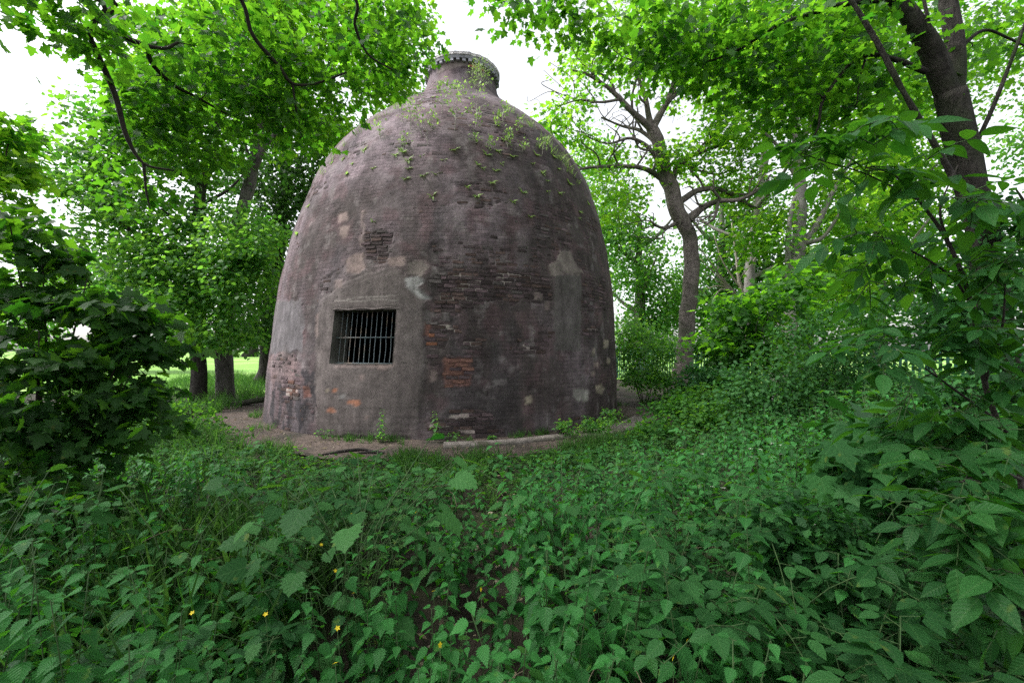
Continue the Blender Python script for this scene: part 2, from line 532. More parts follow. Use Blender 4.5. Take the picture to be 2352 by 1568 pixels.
# ------------------------------------------------------------------ leaf templates (base at the origin, tip towards +Y, face +Z)
def outline_leaf(half, mid, droop=0.18, fold=0.12):
    """half: right-hand outline from base to tip (x, y); a midrib of `mid` points"""
    half = np.asarray(half, float)
    ys = np.linspace(0, 1, mid + 2)[1:-1]
    mp = np.array([[0, y] for y in ys]).reshape(-1, 2)
    r, l = half[1:-1], half[1:-1] * [-1, 1]
    v2 = np.vstack([half[:1], half[-1:], mp, r, l])
    nr = len(r)
    im = 2 + np.arange(mid)
    ir = 2 + mid + np.arange(nr)
    il = ir + nr
    T = []
    for side, flip in ((ir, False), (il, True)):
        edge = [0] + list(side) + [1]
        mids = [0] + list(im) + [1]
        e, q = 0, 0
        while e < len(edge) - 1 or q < len(mids) - 1:
            ye = v2[edge[e + 1]][1] if e < len(edge) - 1 else 9
            yq = v2[mids[q + 1]][1] if q < len(mids) - 1 else 9
            if (ye <= yq and e < len(edge) - 1) or q == len(mids) - 1:
                tr = (mids[q], edge[e], edge[e + 1]); e += 1
            else:
                tr = (mids[q], edge[e], mids[q + 1]); q += 1
            if len(set(tr)) == 3:
                T.append(tr[::-1] if flip else tr)
    z = fold * np.abs(v2[:, 0]) * 1.2 - droop * v2[:, 1] ** 2 - 0.25 * v2[:, 0] ** 2
    v = np.column_stack([v2, z])
    return (v, np.array(T), v2.copy(), np.full(len(v), 0.5), np.zeros(len(T), int))

MAPLE = outline_leaf([(0, 0), (.13, -.09), (.40, -.04), (.30, .10), (.34, .20), (.62, .40), (.44, .43), (.40, .52), (.22, .50), (.30, .68), (.17, .74), (0, 1)], 4, 0.15, 0.1)
MAPLE_LO = outline_leaf([(0, 0), (.38, -.02), (.28, .18), (.58, .44), (.24, .52), (.20, .74), (0, 1)], 1, 0.12, 0.1)
teeth = []
for k in range(7):
    y = 0.03 + k * 0.125
    w = 0.40 * math.sin(math.pi * min(1, (y + 0.06)) ** 0.62) * (1 - 0.25 * y)
    teeth += [(w * 1.06, y + 0.05), (w * 0.78, y + 0.075)]
NETTLE = outline_leaf([(0, 0)] + teeth + [(0, 1.02)], 3, 0.25, 0.25)
NETTLE_LO = outline_leaf([(0, 0), (.26, .08), (.33, .28), (.25, .55), (.10, .8), (0, 1)], 2, 0.25, 0.22)
ELDER = outline_leaf([(0, 0), (.13, .10), (.22, .30), (.23, .48), (.16, .70), (.06, .88), (0, 1)], 3, 0.16, 0.25)
OVATE = outline_leaf([(0, 0), (.26, .16), (.33, .42), (.20, .75), (0, 1)], 1, 0.14, 0.15)
ROUND = outline_leaf([(0, 0), (.30, .06), (.42, .34), (.34, .68), (.14, .9), (0, 1)], 1, 0.14, 0.12)
TINY = outline_leaf([(0, 0), (.30, .35), (.22, .70), (0, 1)], 0, 0.05, 0.1)
HOG = outline_leaf([(0, 0), (.20, -.10), (.44, .0), (.40, .12), (.55, .20), (.42, .30), (.52, .42), (.38, .48), (.44, .62), (.28, .66), (.26, .80), (.12, .86), (0, 1)], 3, 0.2, 0.14)
LOBED = outline_leaf([(0, 0), (.10, .22), (.34, .34), (.28, .48), (.40, .68), (.22, .72), (.16, .92), (0, 1)], 1, 0.1, 0.2)
def blade(bend=0.4, w=0.03):
    n = 4
    y = np.linspace(0, 1, n)
    pts = np.column_stack([np.zeros(n), bend * y ** 2, y * (1 - 0.3 * bend * y)])
    ww = w * (1 - y ** 2)
    l, r = pts - np.column_stack([ww, 0 * y, 0 * y]), pts + np.column_stack([ww, 0 * y, 0 * y])
    v = np.vstack([l, r])
    t = [x for k in range(n - 1) for x in ((k, k + 1, n + k), (k + 1, n + k + 1, n + k))]
    return (v, np.array(t), np.zeros((2 * n, 2)), np.full(2 * n, .5), np.zeros(len(t), int))
BLADES = [blade(b, w) for b, w in ((.2, .018), (.5, .022), (.8, .02))]

# ------------------------------------------------------------------ trees
def crown_points(spec, r_):
    """spec: [(centre, radii, n, shell)] -> clump positions"""
    out = []
    for c, rad, n, shell in spec:
        d = norm(r_.normal(size=(n, 3)))
        q = r_.random(n) ** (1 / 3 if shell == 0 else 1 / (3 + 4 * shell))
        out.append(np.asarray(c) + d * q[:, None] * np.asarray(rad))
    return np.vstack(out)

def in_frame(p):
    y = np.maximum(p[:, 1], 0.01)
    u = 1176 + 1000 * p[:, 0] / y
    w = 800 - 1000 * (p[:, 2] - EYE) / y
    return (p[:, 1] > 0.3) & (u > -10) & (u < 2362) & (w > -10) & (w < 1578)

def make_tree(name, label, cat, base, trunk, limbs, crown, tpl, mat, bark, leaf=0.13, per=18, spread=0.5, flat=0.3, group=None,
              seed=1, single=0, twig_mat=None, sides=10, droop=0.1, twig_r=0.010, up=0.75, tint_c=0.5, tint_s=0.25, clear=None, twigs=True, keep_out=True, compound=0, dens=1.0, wob=0.9, bare=None):
    """trunk: (points Nx4 with radius); limbs: list of the same; crown: clumps of leaves joined to the limbs by twigs"""
    r_ = np.random.default_rng(seed)
    base = np.asarray(base, float)
    root = thing(name, label, cat, base, group)
    nodes, rads = [], []
    def big(pts, nm, part):
        pts = np.asarray(pts, float)
        n = max(8, len(pts) * 5)
        q = spline(pts, n)
        wv = (fbm(q[:, :3] * (1.3 if wob < 2 else 2.2), seed, 3)[:, None] - .5) * q[:, 3:4] * wob
        q[:, 0:1] += wv
        nodes.append(q[:, :3]); rads.append(q[:, 3])
        g = Geo()
        tube(g, q[:, :3], q[:, 3], sides if nm == 'trunk' else max(5, sides - 3), 0, rough=0.16, seed=seed)
        link(nm, shift(g, base).mesh(nm, bark), part)
    big(trunk, 'trunk', root)
    for lb in limbs:
        big(lb, 'limb', root)
    nd, rd = np.vstack(nodes), np.concatenate(rads)
    cp = crown_points([(c, q, int(n * dens), h) for c, q, n, h in crown], r_)
    if keep_out:
        ax = np.column_stack([KX + KLEAN * cp[:, 2], np.full(len(cp), KY)])
        rk = np.interp(cp[:, 2], KZ, KR, right=1.0) + 0.6
        cp = cp[np.linalg.norm(cp[:, :2] - ax, axis=1) > rk]
    if clear is not None:
        cp = cp[clear(cp)]
    dm = np.array([np.min(np.linalg.norm(nd - c, axis=1)) for c in cp])
    cp = cp[np.argsort(dm)]
    if bare:
        bp = crown_points(bare, r_)
        nb_ = len(bp)
        cp = np.vstack([cp, bp])
    else:
        nb_ = 0
    tg = Geo()
    buf = np.zeros((len(nd) + len(cp) * 5, 3)); buf[:len(nd)] = nd; nn = len(nd)
    rb = np.zeros(len(buf)); rb[:nn] = rd
    dirs = np.zeros((len(cp), 3))
    for k, c in enumerate(cp):
        dd = np.linalg.norm(buf[:nn] - c, axis=1) + 0.25 * np.maximum(0, buf[:nn, 2] - c[2])
        j = int(np.argmin(dd))
        a = buf[j]
        L = np.linalg.norm(c - a)
        dirs[k] = (c - a) / (L + 1e-6)
        mid = (a + c) / 2 + r_.normal(size=3) * 0.13 * L + np.array([0, 0, 0.10 * L])
        q = spline([a, mid, c], 6)
        q[1:-1] += r_.normal(size=(4, 3)) * 0.035 * L
        ra = min(rb[j] * 0.7, twig_r * (0.6 + 0.8 * L))
        rr = np.linspace(ra, twig_r * 0.3, 6)
        if twigs:
            tube(tg, q, rr, 4, 0, cap=False)
        buf[nn:nn + 5] = q[1:]; rb[nn:nn + 5] = rr[1:]; nn += 5
    if twigs and tg.n:
        o = link('twigs', shift(tg, base).mesh('twigs', twig_mat or bark), root, kind='stuff')
    if nb_:
        cp, dirs = cp[:-nb_], dirs[:-nb_]
    # leaves: flat sprays round each twig end
    K = len(cp) * per
    c = np.repeat(cp, per, 0)
    dr = np.repeat(dirs, per, 0)
    az = r_.random(K) * 2 * np.pi
    rad = spread * np.sqrt(r_.random(K))
    off = np.column_stack([np.cos(az) * rad, np.sin(az) * rad, r_.normal(size=K) * spread * flat])
    off[:, 2] -= droop * rad
    pos = c + off - dr * spread * 0.35
    z = norm(np.column_stack([r_.normal(size=K) * (1 - up), r_.normal(size=K) * (1 - up), np.full(K, up)]) + 1e-3)
    y = norm(off * [1, 1, .3] + r_.normal(size=(K, 3)) * spread * 0.35 + [0, 0, -0.25 * spread])
    Ms = frames(y, z, pos, leaf * (0.65 + 0.6 * r_.random(K)))
    cl_t = np.repeat(r_.normal(size=len(cp)) * tint_s, per)
    tint = np.clip(tint_c + cl_t + r_.normal(size=K) * 0.15, 0, 1)
    if compound:
        mm, tt = [], []
        sg = Geo()
        for k in range(len(cp)):
            a0 = r_.random() * 6.28
            for q in range(compound):
                a = a0 + q * 2 * math.pi / compound + r_.normal() * .3
                dv = norm(np.array([math.cos(a), math.sin(a), -.45 + r_.normal() * .3]) + dirs[k] * .35)
                upv = norm(np.array([0, 0, 1.0]) + r_.normal(size=3) * .3)
                for M in pinnate(cp[k], dv, upv, leaf * (.75 + .5 * r_.random()), r_):
                    mm.append(M); tt.append(np.clip(tint_c + r_.normal() * tint_s, 0, 1))
                tube(sg, np.array([cp[k] - dirs[k] * .03, cp[k] + dv * leaf * .7, cp[k] + dv * leaf * 1.3 - [0, 0, .15 * leaf]]), [.0022, .0018, .001], 4, 0, cap=False)
        Ms, tint = np.array(mm), np.array(tt)
        pos = Ms[:, :3, 3]; K = len(Ms)
        link('leaf_stalks', shift(sg, base).mesh('leaf_stalks', M_STEM), root, kind='stuff')
    pick = np.zeros(K, bool)
    if single:
        vis = in_frame(pos)
        dist = np.linalg.norm(pos - [0, 0, EYE], axis=1)
        dist[~vis] = 1e9
        pick[np.argsort(dist)[:single]] = True
    g = Geo()
    tps = tpl if isinstance(tpl, list) else [tpl]
    if single and len(tps) > 1:
        far = np.linalg.norm(pos - [0, 0, EYE], axis=1) > 7.5
        sel = [(~pick) & ~far, (~pick) & far]
    else:
        which = r_.integers(0, len(tps), K)
        sel = [(~pick) & (which == i) for i in range(len(tps))]
    for tp, s in zip(tps, sel):
        g.inst(tp, Ms[s], tint[s])
    crown_o = link('crown', shift(g, base).mesh('crown', mat), root, kind='stuff')
    if single:
        vars_ = []
        for k in range(5):
            gg = Geo(); gg.inst(tps[0], np.eye(4)[None], [0.1 + 0.2 * k]); vars_.append(gg.mesh('leaf', mat))
        for M, t in zip(Ms[pick], tint[pick]):
            o = link('leaf', vars_[min(4, int(t * 5))], crown_o)
            M = M.copy(); M[:3, 3] -= base
            setm(o, M)
    return root

def pinnate(p, dv, upv, L, r_):
    """matrices of the five leaflets of one compound leaf"""
    side = norm(np.cross(dv, upv))
    out = []
    for t, sg, sc in ((.45, 1, .85), (.45, -1, .85), (.95, 1, 1), (.95, -1, 1), (1.3, 0, 1.1)):
        y = dv * (.45 if sg else 1) + side * sg * .95 - upv * .22 + r_.normal(size=3) * .10
        out.append(frame(y, upv + r_.normal(size=3) * .22 + side * sg * -.15, p + dv * L * t - np.array([0, 0, .06 * L * t * t]), L * sc))
    return out

def limb_px(lst, d=None):
    """(px, py, depth, width in px) -> (x, y, z, r)"""
    return [np.append(P(a, b, dd), w / 2000 * dd / math.sqrt(1 + ((a - 1176) / 1000) ** 2)) for a, b, dd, w in lst]

# kiln profile (fitted to its outline): radius by height
KX, KY, KLEAN = -1.739, 12.18, 0.0385
KZ = np.array([0, 1, 2, 3, 4, 5, 5.8, 6.5, 7.1, 7.6, 8.05, 8.5, 8.85, 9.2])
KR = np.array([4.545, 4.50, 4.41, 4.325, 4.14, 3.885, 3.60, 3.19, 2.62, 2.04, 1.40, 1.04, 0.93, 0.94])

# ------------------------------------------------------------------ ground
def ground():
    # one sheet to the horizon, finer near the camera
    xs = np.concatenate([-np.geomspace(900, 12, 14), np.linspace(-11, 11, 45), np.geomspace(12, 900, 14)])
    ys = np.concatenate([[-300, -60, -20, -8], np.linspace(-4, 26, 61), np.geomspace(28, 900, 14)])
    X, Y = np.meshgrid(xs, ys)
    near = np.exp(-(X ** 2 + (Y - 6) ** 2) / 500)
    Z = (fbm(np.stack([X * .8, Y * .8, 0 * X], -1), 3, 3) - .5) * 0.10 * near - 0.03
    rho = np.hypot(X - KX, Y - KY)
    Z = np.where(rho < 6.4, -0.03, Z)
    v = np.stack([X, Y, Z], -1).reshape(-1, 3)
    n, m = len(xs), len(ys)
    i = (np.arange(m - 1)[:, None] * n + np.arange(n - 1)[None]).ravel()
    t = np.vstack([np.stack([i, i + 1, i + n + 1], -1), np.stack([i, i + n + 1, i + n], -1)])
    g = Geo().add(v, t)
    link('ground', g.mesh('ground', M_SOIL), kind='structure')
ground()

def ring_sheet(name, r0f, r1f, z, mat, a0=0, a1=2 * math.pi, n=140, m=10):
    a = np.linspace(a0, a1, n)
    v, t = [], []
    for k, u in enumerate(np.linspace(0, 1, m)):
        rr = r0f(a) * (1 - u) + r1f(a) * u
        zz = z + 0.03 * (fbm(np.stack([KX + rr * np.cos(a), KY + rr * np.sin(a), 0 * a], -1) * 1.7, 5, 3) - .5) * (1 if 0 < k < m - 1 else 0)
        v.append(np.stack([KX + rr * np.cos(a), KY + rr * np.sin(a), zz], -1))
    v = np.concatenate(v)
    i = (np.arange(m - 1)[:, None] * n + np.arange(n - 1)[None]).ravel()
    t = np.vstack([np.stack([i, i + 1, i + n + 1], -1)[:, ::-1], np.stack([i, i + n + 1, i + n], -1)[:, ::-1]])
    return link(name, Geo().add(v, t).mesh(name, mat), kind='structure')
def path_edge(a):
    return 5.78 + 0.9 * (fbm(np.stack([np.cos(a) * 3, np.sin(a) * 3, 0 * a], -1), 8, 3) - .5) + 1.6 * np.exp(-((a - 3.5) / .35) ** 2) + 0.9 * np.exp(-((a - 5.75) / .25) ** 2)
ring_sheet('path', lambda a: 4.3 + 0 * a, path_edge, 0.0, M_DIRT, 0, 2 * math.pi)

def meadow():
    v = [(-170, 15.5, 0.012), (-3, 15.5, 0.012), (-2, 19, 0.012), (30, 34, 0.012), (30, 140, 0.6), (-170, 140, 0.6)]
    g = Geo().add(v, [(0, 1, 2), (0, 2, 5), (2, 3, 4), (2, 4, 5)])
    g.add([(9, 26, .012), (17, 7, .012), (150, 7, .012), (150, 140, .3), (31, 140, .3), (31, 35, .012)], [(0, 1, 2), (0, 2, 3), (0, 3, 5), (5, 3, 4)])
    link('meadow', g.mesh('meadow', M_MEADOW), kind='structure')
meadow()

# ------------------------------------------------------------------ the kiln
Zf = np.linspace(0, 9.2, 461)
Rf = np.interp(Zf, KZ, KR)
kern = np.hanning(41); kern /= kern.sum()
Rp = np.concatenate([2 * Rf[0] - Rf[20:0:-1], Rf, 2 * Rf[-1] - Rf[-2:-22:-1]])
Rf = np.convolve(Rp, kern, 'valid')
Sf = np.concatenate([[0], np.cumsum(np.hypot(np.diff(Zf), np.diff(Rf)))])
S_TOT = Sf[-1]
dRf = np.gradient(Rf, Zf)
A0 = math.atan2(-KY, -KX)           # angle on the kiln that faces the camera

def ksurf(th, s, off=0.0):
    """surface point of the kiln: th = angle from the camera-facing meridian (positive to the right), s = arc length up the profile"""
    th = np.asarray(th, float); s = np.asarray(s, float)
    z = np.interp(s, Sf, Zf); r = np.interp(s, Sf, Rf); dr = np.interp(z, Zf, dRf)
    a = A0 + th
    n = np.stack([np.cos(a), np.sin(a), -dr], -1)
    n = norm(n)
    c = np.stack([KX + KLEAN * z, np.full_like(z, KY), 0 * z], -1)
    p = c + np.stack([r * np.cos(a), r * np.sin(a), z], -1)
    return p + n * np.asarray(off)[..., None], n

def P2K(px, py):
    """photo pixel -> (th, s) on the kiln"""
    d = np.array([(px - 1176) / 1000, 1.0, (800 - py) / 1000])
    t = np.linspace(5, 14, 9001)
    p = d * t[:, None] + [0, 0, EYE]
    rr = np.hypot(p[:, 0] - KX - KLEAN * p[:, 2], p[:, 1] - KY)
    rk = np.interp(p[:, 2], Zf, Rf)
    inside = (rr < rk) & (p[:, 2] < 9.2)
    k = int(np.argmax(inside)) if inside.any() else int(np.argmin(rr - rk + (p[:, 2] > 9.2) * 9))
    q = p[k]
    a = math.atan2(q[1] - KY, q[0] - KX - KLEAN * q[2])
    th = (a - A0 + math.pi) % (2 * math.pi) - math.pi
    return th, float(np.interp(max(q[2], 0), Zf, Sf))

US = 4.4                             # metres per radian used for flat distances on the wall
def poly_px(pts):
    return np.array([(lambda q: (q[0] * US, q[1]))(P2K(*p)) for p in pts])
def rect_px(x0, y0, x1, y1):
    return poly_px([(x0, y0), (x1, y0), (x1, y1), (x0, y1)])
def inpoly(u, s, poly):
    u, s = np.broadcast_arrays(u, s)
    c = np.zeros(u.shape, bool)
    lo, hi = poly.min(0), poly.max(0)
    bb = (u >= lo[0]) & (u <= hi[0]) & (s >= lo[1]) & (s <= hi[1])
    if not bb.any():
        return c
    uu, ss = u[bb], s[bb]
    q = np.zeros(uu.shape, bool)
    n = len(poly)
    for i in range(n):
        x1, y1 = poly[i]; x2, y2 = poly[(i + 1) % n]
        if y1 == y2:
            continue
        q ^= ((y1 > ss) != (y2 > ss)) & (uu < (x2 - x1) * (ss - y1) / (y2 - y1) + x1)
    c[bb] = q
    return c

# window opening
wl, wt = P2K(771, 714); wr, _ = P2K(911, 714); _, wb = P2K(840, 836)
W_TH0, W_TH1, W_S0, W_S1 = wl, wr, wb, wt

PATCH = [  # (kind, polygon, edge wander in metres)
 ('panel', poly_px([(727, 1003), (724, 860), (728, 740), (742, 690), (790, 650), (840, 632), (905, 612), (935, 640), (955, 668), (985, 690), (972, 760), (975, 860), (962, 1000)]), .05),
 ('grey', poly_px([(1278, 632), (1333, 632), (1335, 720), (1332, 806), (1274, 806), (1270, 720)]), .04),
 ('pale', poly_px([(1290, 570), (1318, 600), (1340, 632), (1270, 632), (1266, 610)]), .10),
 ('blue', poly_px([(618, 690), (690, 690), (700, 740), (698, 806), (660, 808), (620, 812)]), .06),
 ('pink', poly_px([(796, 600), (812, 586), (838, 583), (836, 620), (824, 633), (800, 628)]), .04),
 ('pink', poly_px([(890, 594), (915, 589), (934, 592), (930, 610), (900, 612)]), .03),
 ('pale', poly_px([(936, 602), (970, 598), (988, 612), (970, 634), (940, 628)]), .04),
 ('lgrey', poly_px([(930, 638), (960, 634), (974, 646), (958, 660), (978, 676), (992, 684), (975, 690), (950, 672), (934, 656)]), .02),
 ('pink', rect_px(780, 491, 799, 509), .04), ('pink', rect_px(829, 480, 839, 566), .05), ('pink', rect_px(780, 520, 800, 545), .05),
 ('pink', rect_px(728, 720, 735, 775), .03), ('pink', rect_px(770, 642, 786, 664), .04),
 ('red', rect_px(1019, 820, 1081, 887), .02), ('pink', rect_px(985, 850, 1002, 876), .03),
 ('white', poly_px([(1316, 890), (1332, 888), (1350, 898), (1352, 922), (1330, 920), (1316, 908)]), .04),
 ('tan', poly_px([(1366, 884), (1380, 880), (1389, 892), (1382, 906), (1368, 902)]), .03),
 ('tan', rect_px(1205, 909, 1219, 928), .03), ('pink', rect_px(1363, 831, 1374, 843), .02), ('tan', rect_px(1360, 800, 1367, 814), .02),
 ('tan', rect_px(1386, 782, 1398, 800), .03), ('tan', rect_px(1394, 822, 1402, 834), .02), ('pink', rect_px(1357, 852, 1366, 862), .02),
 ('orange', rect_px(766, 892, 776, 901), .008), ('tan', rect_px(752, 891, 758, 900), .01),
 ('orange', poly_px([(800, 919), (828, 919), (829, 928), (820, 935), (812, 928), (801, 926)]), .012),
 ('orange', poly_px([(753, 936), (765, 936), (774, 946), (764, 948), (753, 944)]), .012),
 ('lgrey', rect_px(783, 905, 795, 914), .015), ('pink', rect_px(828, 860, 841, 874), .02), ('pink', rect_px(840, 955, 847, 961), .01),
 ('pink', rect_px(868, 838, 890, 850), .02), ('pink', rect_px(772, 838, 905, 843), .02),
 ('red', rect_px(659, 873, 683, 911), .02), ('red', rect_px(697, 887, 714, 912), .03),
 ('soot', poly_px([(614, 985), (620, 930), (630, 880), (648, 878), (660, 915), (700, 920), (712, 935), (708, 990), (660, 990)]), .14),
 ('soot', rect_px(715, 885, 726, 985), .04), ('soot', poly_px([(690, 845), (722, 850), (722, 880), (700, 880)]), .1),
 ('pinkbrick', poly_px([(618, 815), (660, 810), (700, 830), (690, 880), (625, 880)]), .08),
 ('pale', poly_px([(998, 142), (1020, 136), (1072, 134), (1074, 152), (1040, 158), (1004, 170)]), .06),
 ('pink', rect_px(1225, 672, 1246, 690) - [0, 0], .02), ('pink', rect_px(1250, 692, 1262, 712), .03),
 ('red', rect_px(975, 740, 988, 772), .02),
]
EXPOSED = [(poly_px([(835, 530), (870, 526), (900, 540), (905, 600), (850, 608), (840, 590)]), 1.0),
 (poly_px([(738, 640), (790, 610), (800, 640), (760, 680), (735, 676)]), 0.9),
 (poly_px([(994, 640), (1040, 618), (1130, 622), (1200, 628), (1268, 636), (1272, 690), (1230, 700), (1120, 690), (1060, 720), (1000, 720)]), 1.0),
 (rect_px(1018, 818, 1082, 888), 1.0), (rect_px(658, 872, 684, 912), .8), (rect_px(696, 886, 715, 913), .7),
 (rect_px(1028, 945, 1140, 1000), .9), (rect_px(985, 968, 1160, 1005), .9), (rect_px(982, 736, 1028, 800), .9), (rect_px(986, 806, 1010, 838), .8),
 (rect_px(1176, 778, 1262, 812), .8), (poly_px([(1070, 138), (1112, 146), (1120, 170), (1090, 168), (1066, 160)]), 1.0),
 (rect_px(1336, 640, 1390, 720), .8), (rect_px(1090, 560, 1240, 612), .62), (poly_px([(1040, 420), (1150, 420), (1190, 470), (1060, 480)]), .6),
 (rect_px(1230, 470, 1310, 590), .65), (rect_px(624, 822, 690, 872), .6), (poly_px([(1030, 250), (1130, 250), (1190, 300), (1150, 330), (1020, 300)]), .55)]
LINES = [(1045, 664, 1108, 666), (1043, 631, 1082, 633), (1094, 644, 1104, 645), (1060, 653, 1098, 656), (1144, 628, 1194, 633), (1144, 637, 1164, 640),
 (1208, 635, 1226, 638), (1152, 649, 1174, 650), (1098, 655, 1099, 666), (1062, 685, 1084, 687), (1060, 686, 1061, 698), (1005, 684, 1070, 687),
 (1068, 788, 1100, 789), (1194, 800, 1224, 801), (1205, 794, 1208, 800), (1036, 957, 1084, 958), (1060, 953, 1100, 954), (1010, 748, 1030, 749), (1030, 758, 1044, 759),
 (659, 884, 682, 886), (659, 895, 682, 897), (659, 905, 682, 907), (660, 878, 682, 880), (990, 978, 1030, 980), (1052, 990, 1090, 991), (1350, 756, 1374, 758)]
CRACKS = [[(772, 691), (800, 690), (830, 693), (870, 689), (915, 690)], [(800, 686), (830, 684), (870, 683), (910, 680)]]
LINES_K = [(P2K(a, b), P2K(c, d)) for a, b, c, d in LINES]
CRACKS_K = [[P2K(*p) for p in c] for c in CRACKS]

def seg_dist(u, s, a, b):
    ax, ay = a[0] * US, a[1]; bx, by = b[0] * US, b[1]
    dx, dy = bx - ax, by - ay
    t = np.clip(((u - ax) * dx + (s - ay) * dy) / (dx * dx + dy * dy + 1e-9), 0, 1)
    return np.hypot(u - ax - t * dx, s - ay - t * dy)

PC = {'panel': (.116, .097, .094), 'grey': (.092, .082, .079), 'pale': (.165, .138, .126), 'blue': (.118, .108, .116), 'pink': (.20, .150, .140), 'lgrey': (.27, .262, .26),
      'red': (.17, .085, .07), 'white': (.33, .31, .285), 'tan': (.28, .235, .185), 'orange': (.27, .12, .075), 'soot': (.035, .032, .036), 'pinkbrick': (.17, .125, .125)}

def soft(u, s, poly):
    return sum(inpoly(u + dx, s + dy, poly) * 1.0 for dx, dy in ((0, 0), (.05, 0), (-.05, 0), (0, .10), (0, -.10), (0, -.22), (0, -.34), (.03, -.5))) / 8

def wall_look(th, s, p):
    """-> base colour, exposure (bare brick), smooth render mask"""
    u = th * US
    w1 = (fbm(p * 5, 21, 5) - .5) * 1.5; w2 = (fbm(p * 5, 31, 5) - .5) * 1.5
    f1 = fbm(p * np.array([.9, .9, .5]), 41, 5); f2 = fbm(p * 3.2, 51, 4); f3 = fbm(p * np.array([1.5, 1.5, .25]), 61, 4)
    hgt = np.interp(s, Sf, Zf)
    col = np.empty(th.shape + (3,))
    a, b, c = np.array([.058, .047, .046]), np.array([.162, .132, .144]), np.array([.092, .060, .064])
    k = sstep(.36, .66, f1 + .16 * sstep(4.0, 8.0, hgt) - .16 * np.sin(np.clip(th + .25, -1.5, 1.5)) - .03)[..., None]  # left side and top painted paler: daylight put into the base colour
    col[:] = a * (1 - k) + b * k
    k = (sstep(.48, .68, f2) * .65)[..., None]
    col = col * (1 - k) + c * k
    k = (sstep(.54, .72, f3) * .55)[..., None]
    col = col * (1 - k) + np.array([.050, .046, .049]) * k
    k = (sstep(.62, .72, fbm(p * 5, 71, 4)) * .4)[..., None]
    col = col * (1 - k) + np.array([.20, .18, .178]) * k
    ex = sstep(.50, .70, fbm(p * np.array([1.1, 1.1, 1.6]), 81, 5)) * .60
    # rougher, darker courses near the bottom
    smooth = np.zeros(th.shape)
    for poly, e in EXPOSED:
        m = inpoly(u + w1 * .22, s + w2 * .16, poly)
        ex = np.where(m, np.maximum(ex, e), ex)
    for kind, poly, wd in PATCH:
        m = inpoly(u + w1 * wd * 2.4, s + w2 * wd * 2.4, poly)
        cc = np.array(PC[kind])
        f = .85 if kind in ('panel', 'grey', 'blue', 'pinkbrick', 'pale') else .95
        if kind == 'soot':
            f = .9 * sstep(.40, .52, fbm(p * np.array([5, 5, 3]), 91, 4))[..., None]
            f = f * m[..., None]
        else:
            sf = sum(inpoly(u + w1 * wd * 2.4 + dx, s + w2 * wd * 2.4 + dy, poly) * 1.0 for dx, dy in ((.014, 0), (-.014, 0), (0, .014), (0, -.014), (.03, .02), (-.03, -.02))) / 6
            if kind == 'panel':
                sf = soft(u + w1 * .12, s + w2 * .1, poly)
            f = (f * sf * (.55 + .5 * sstep(.3, .6, f2)))[..., None] if kind not in ('panel', 'orange') else (f * sf)[..., None]
        vv = (0.72 + 0.56 * fbm(p * (9 if kind != 'panel' else 2.2), 101, 4))[..., None]
        col = col * (1 - f) + cc * vv * f
        if kind in ('panel', 'grey', 'blue', 'pink', 'pale', 'lgrey', 'white', 'tan', 'orange'):
            smooth = np.where(m, 1.0, smooth)
            if kind not in ('orange',):
                ex = np.where(m, 0, ex)
    for a_, b_ in LINES_K:
        d = seg_dist(u, s, a_, b_)
        k = (sstep(.034, .022, d) * .85)[..., None]
        col = col * (1 - k) + np.array([.36, .31, .285]) * k
        ex = np.where(d < .12, np.maximum(ex, .8), ex)
    for cr in CRACKS_K:
        for a_, b_ in zip(cr[:-1], cr[1:]):
            d = seg_dist(u, s + w1 * .04, a_, b_)
            k = (sstep(.016, .006, d) * .45)[..., None]
            col = col * (1 - k) + np.array([.32, .29, .27]) * k
    return col, ex, smooth

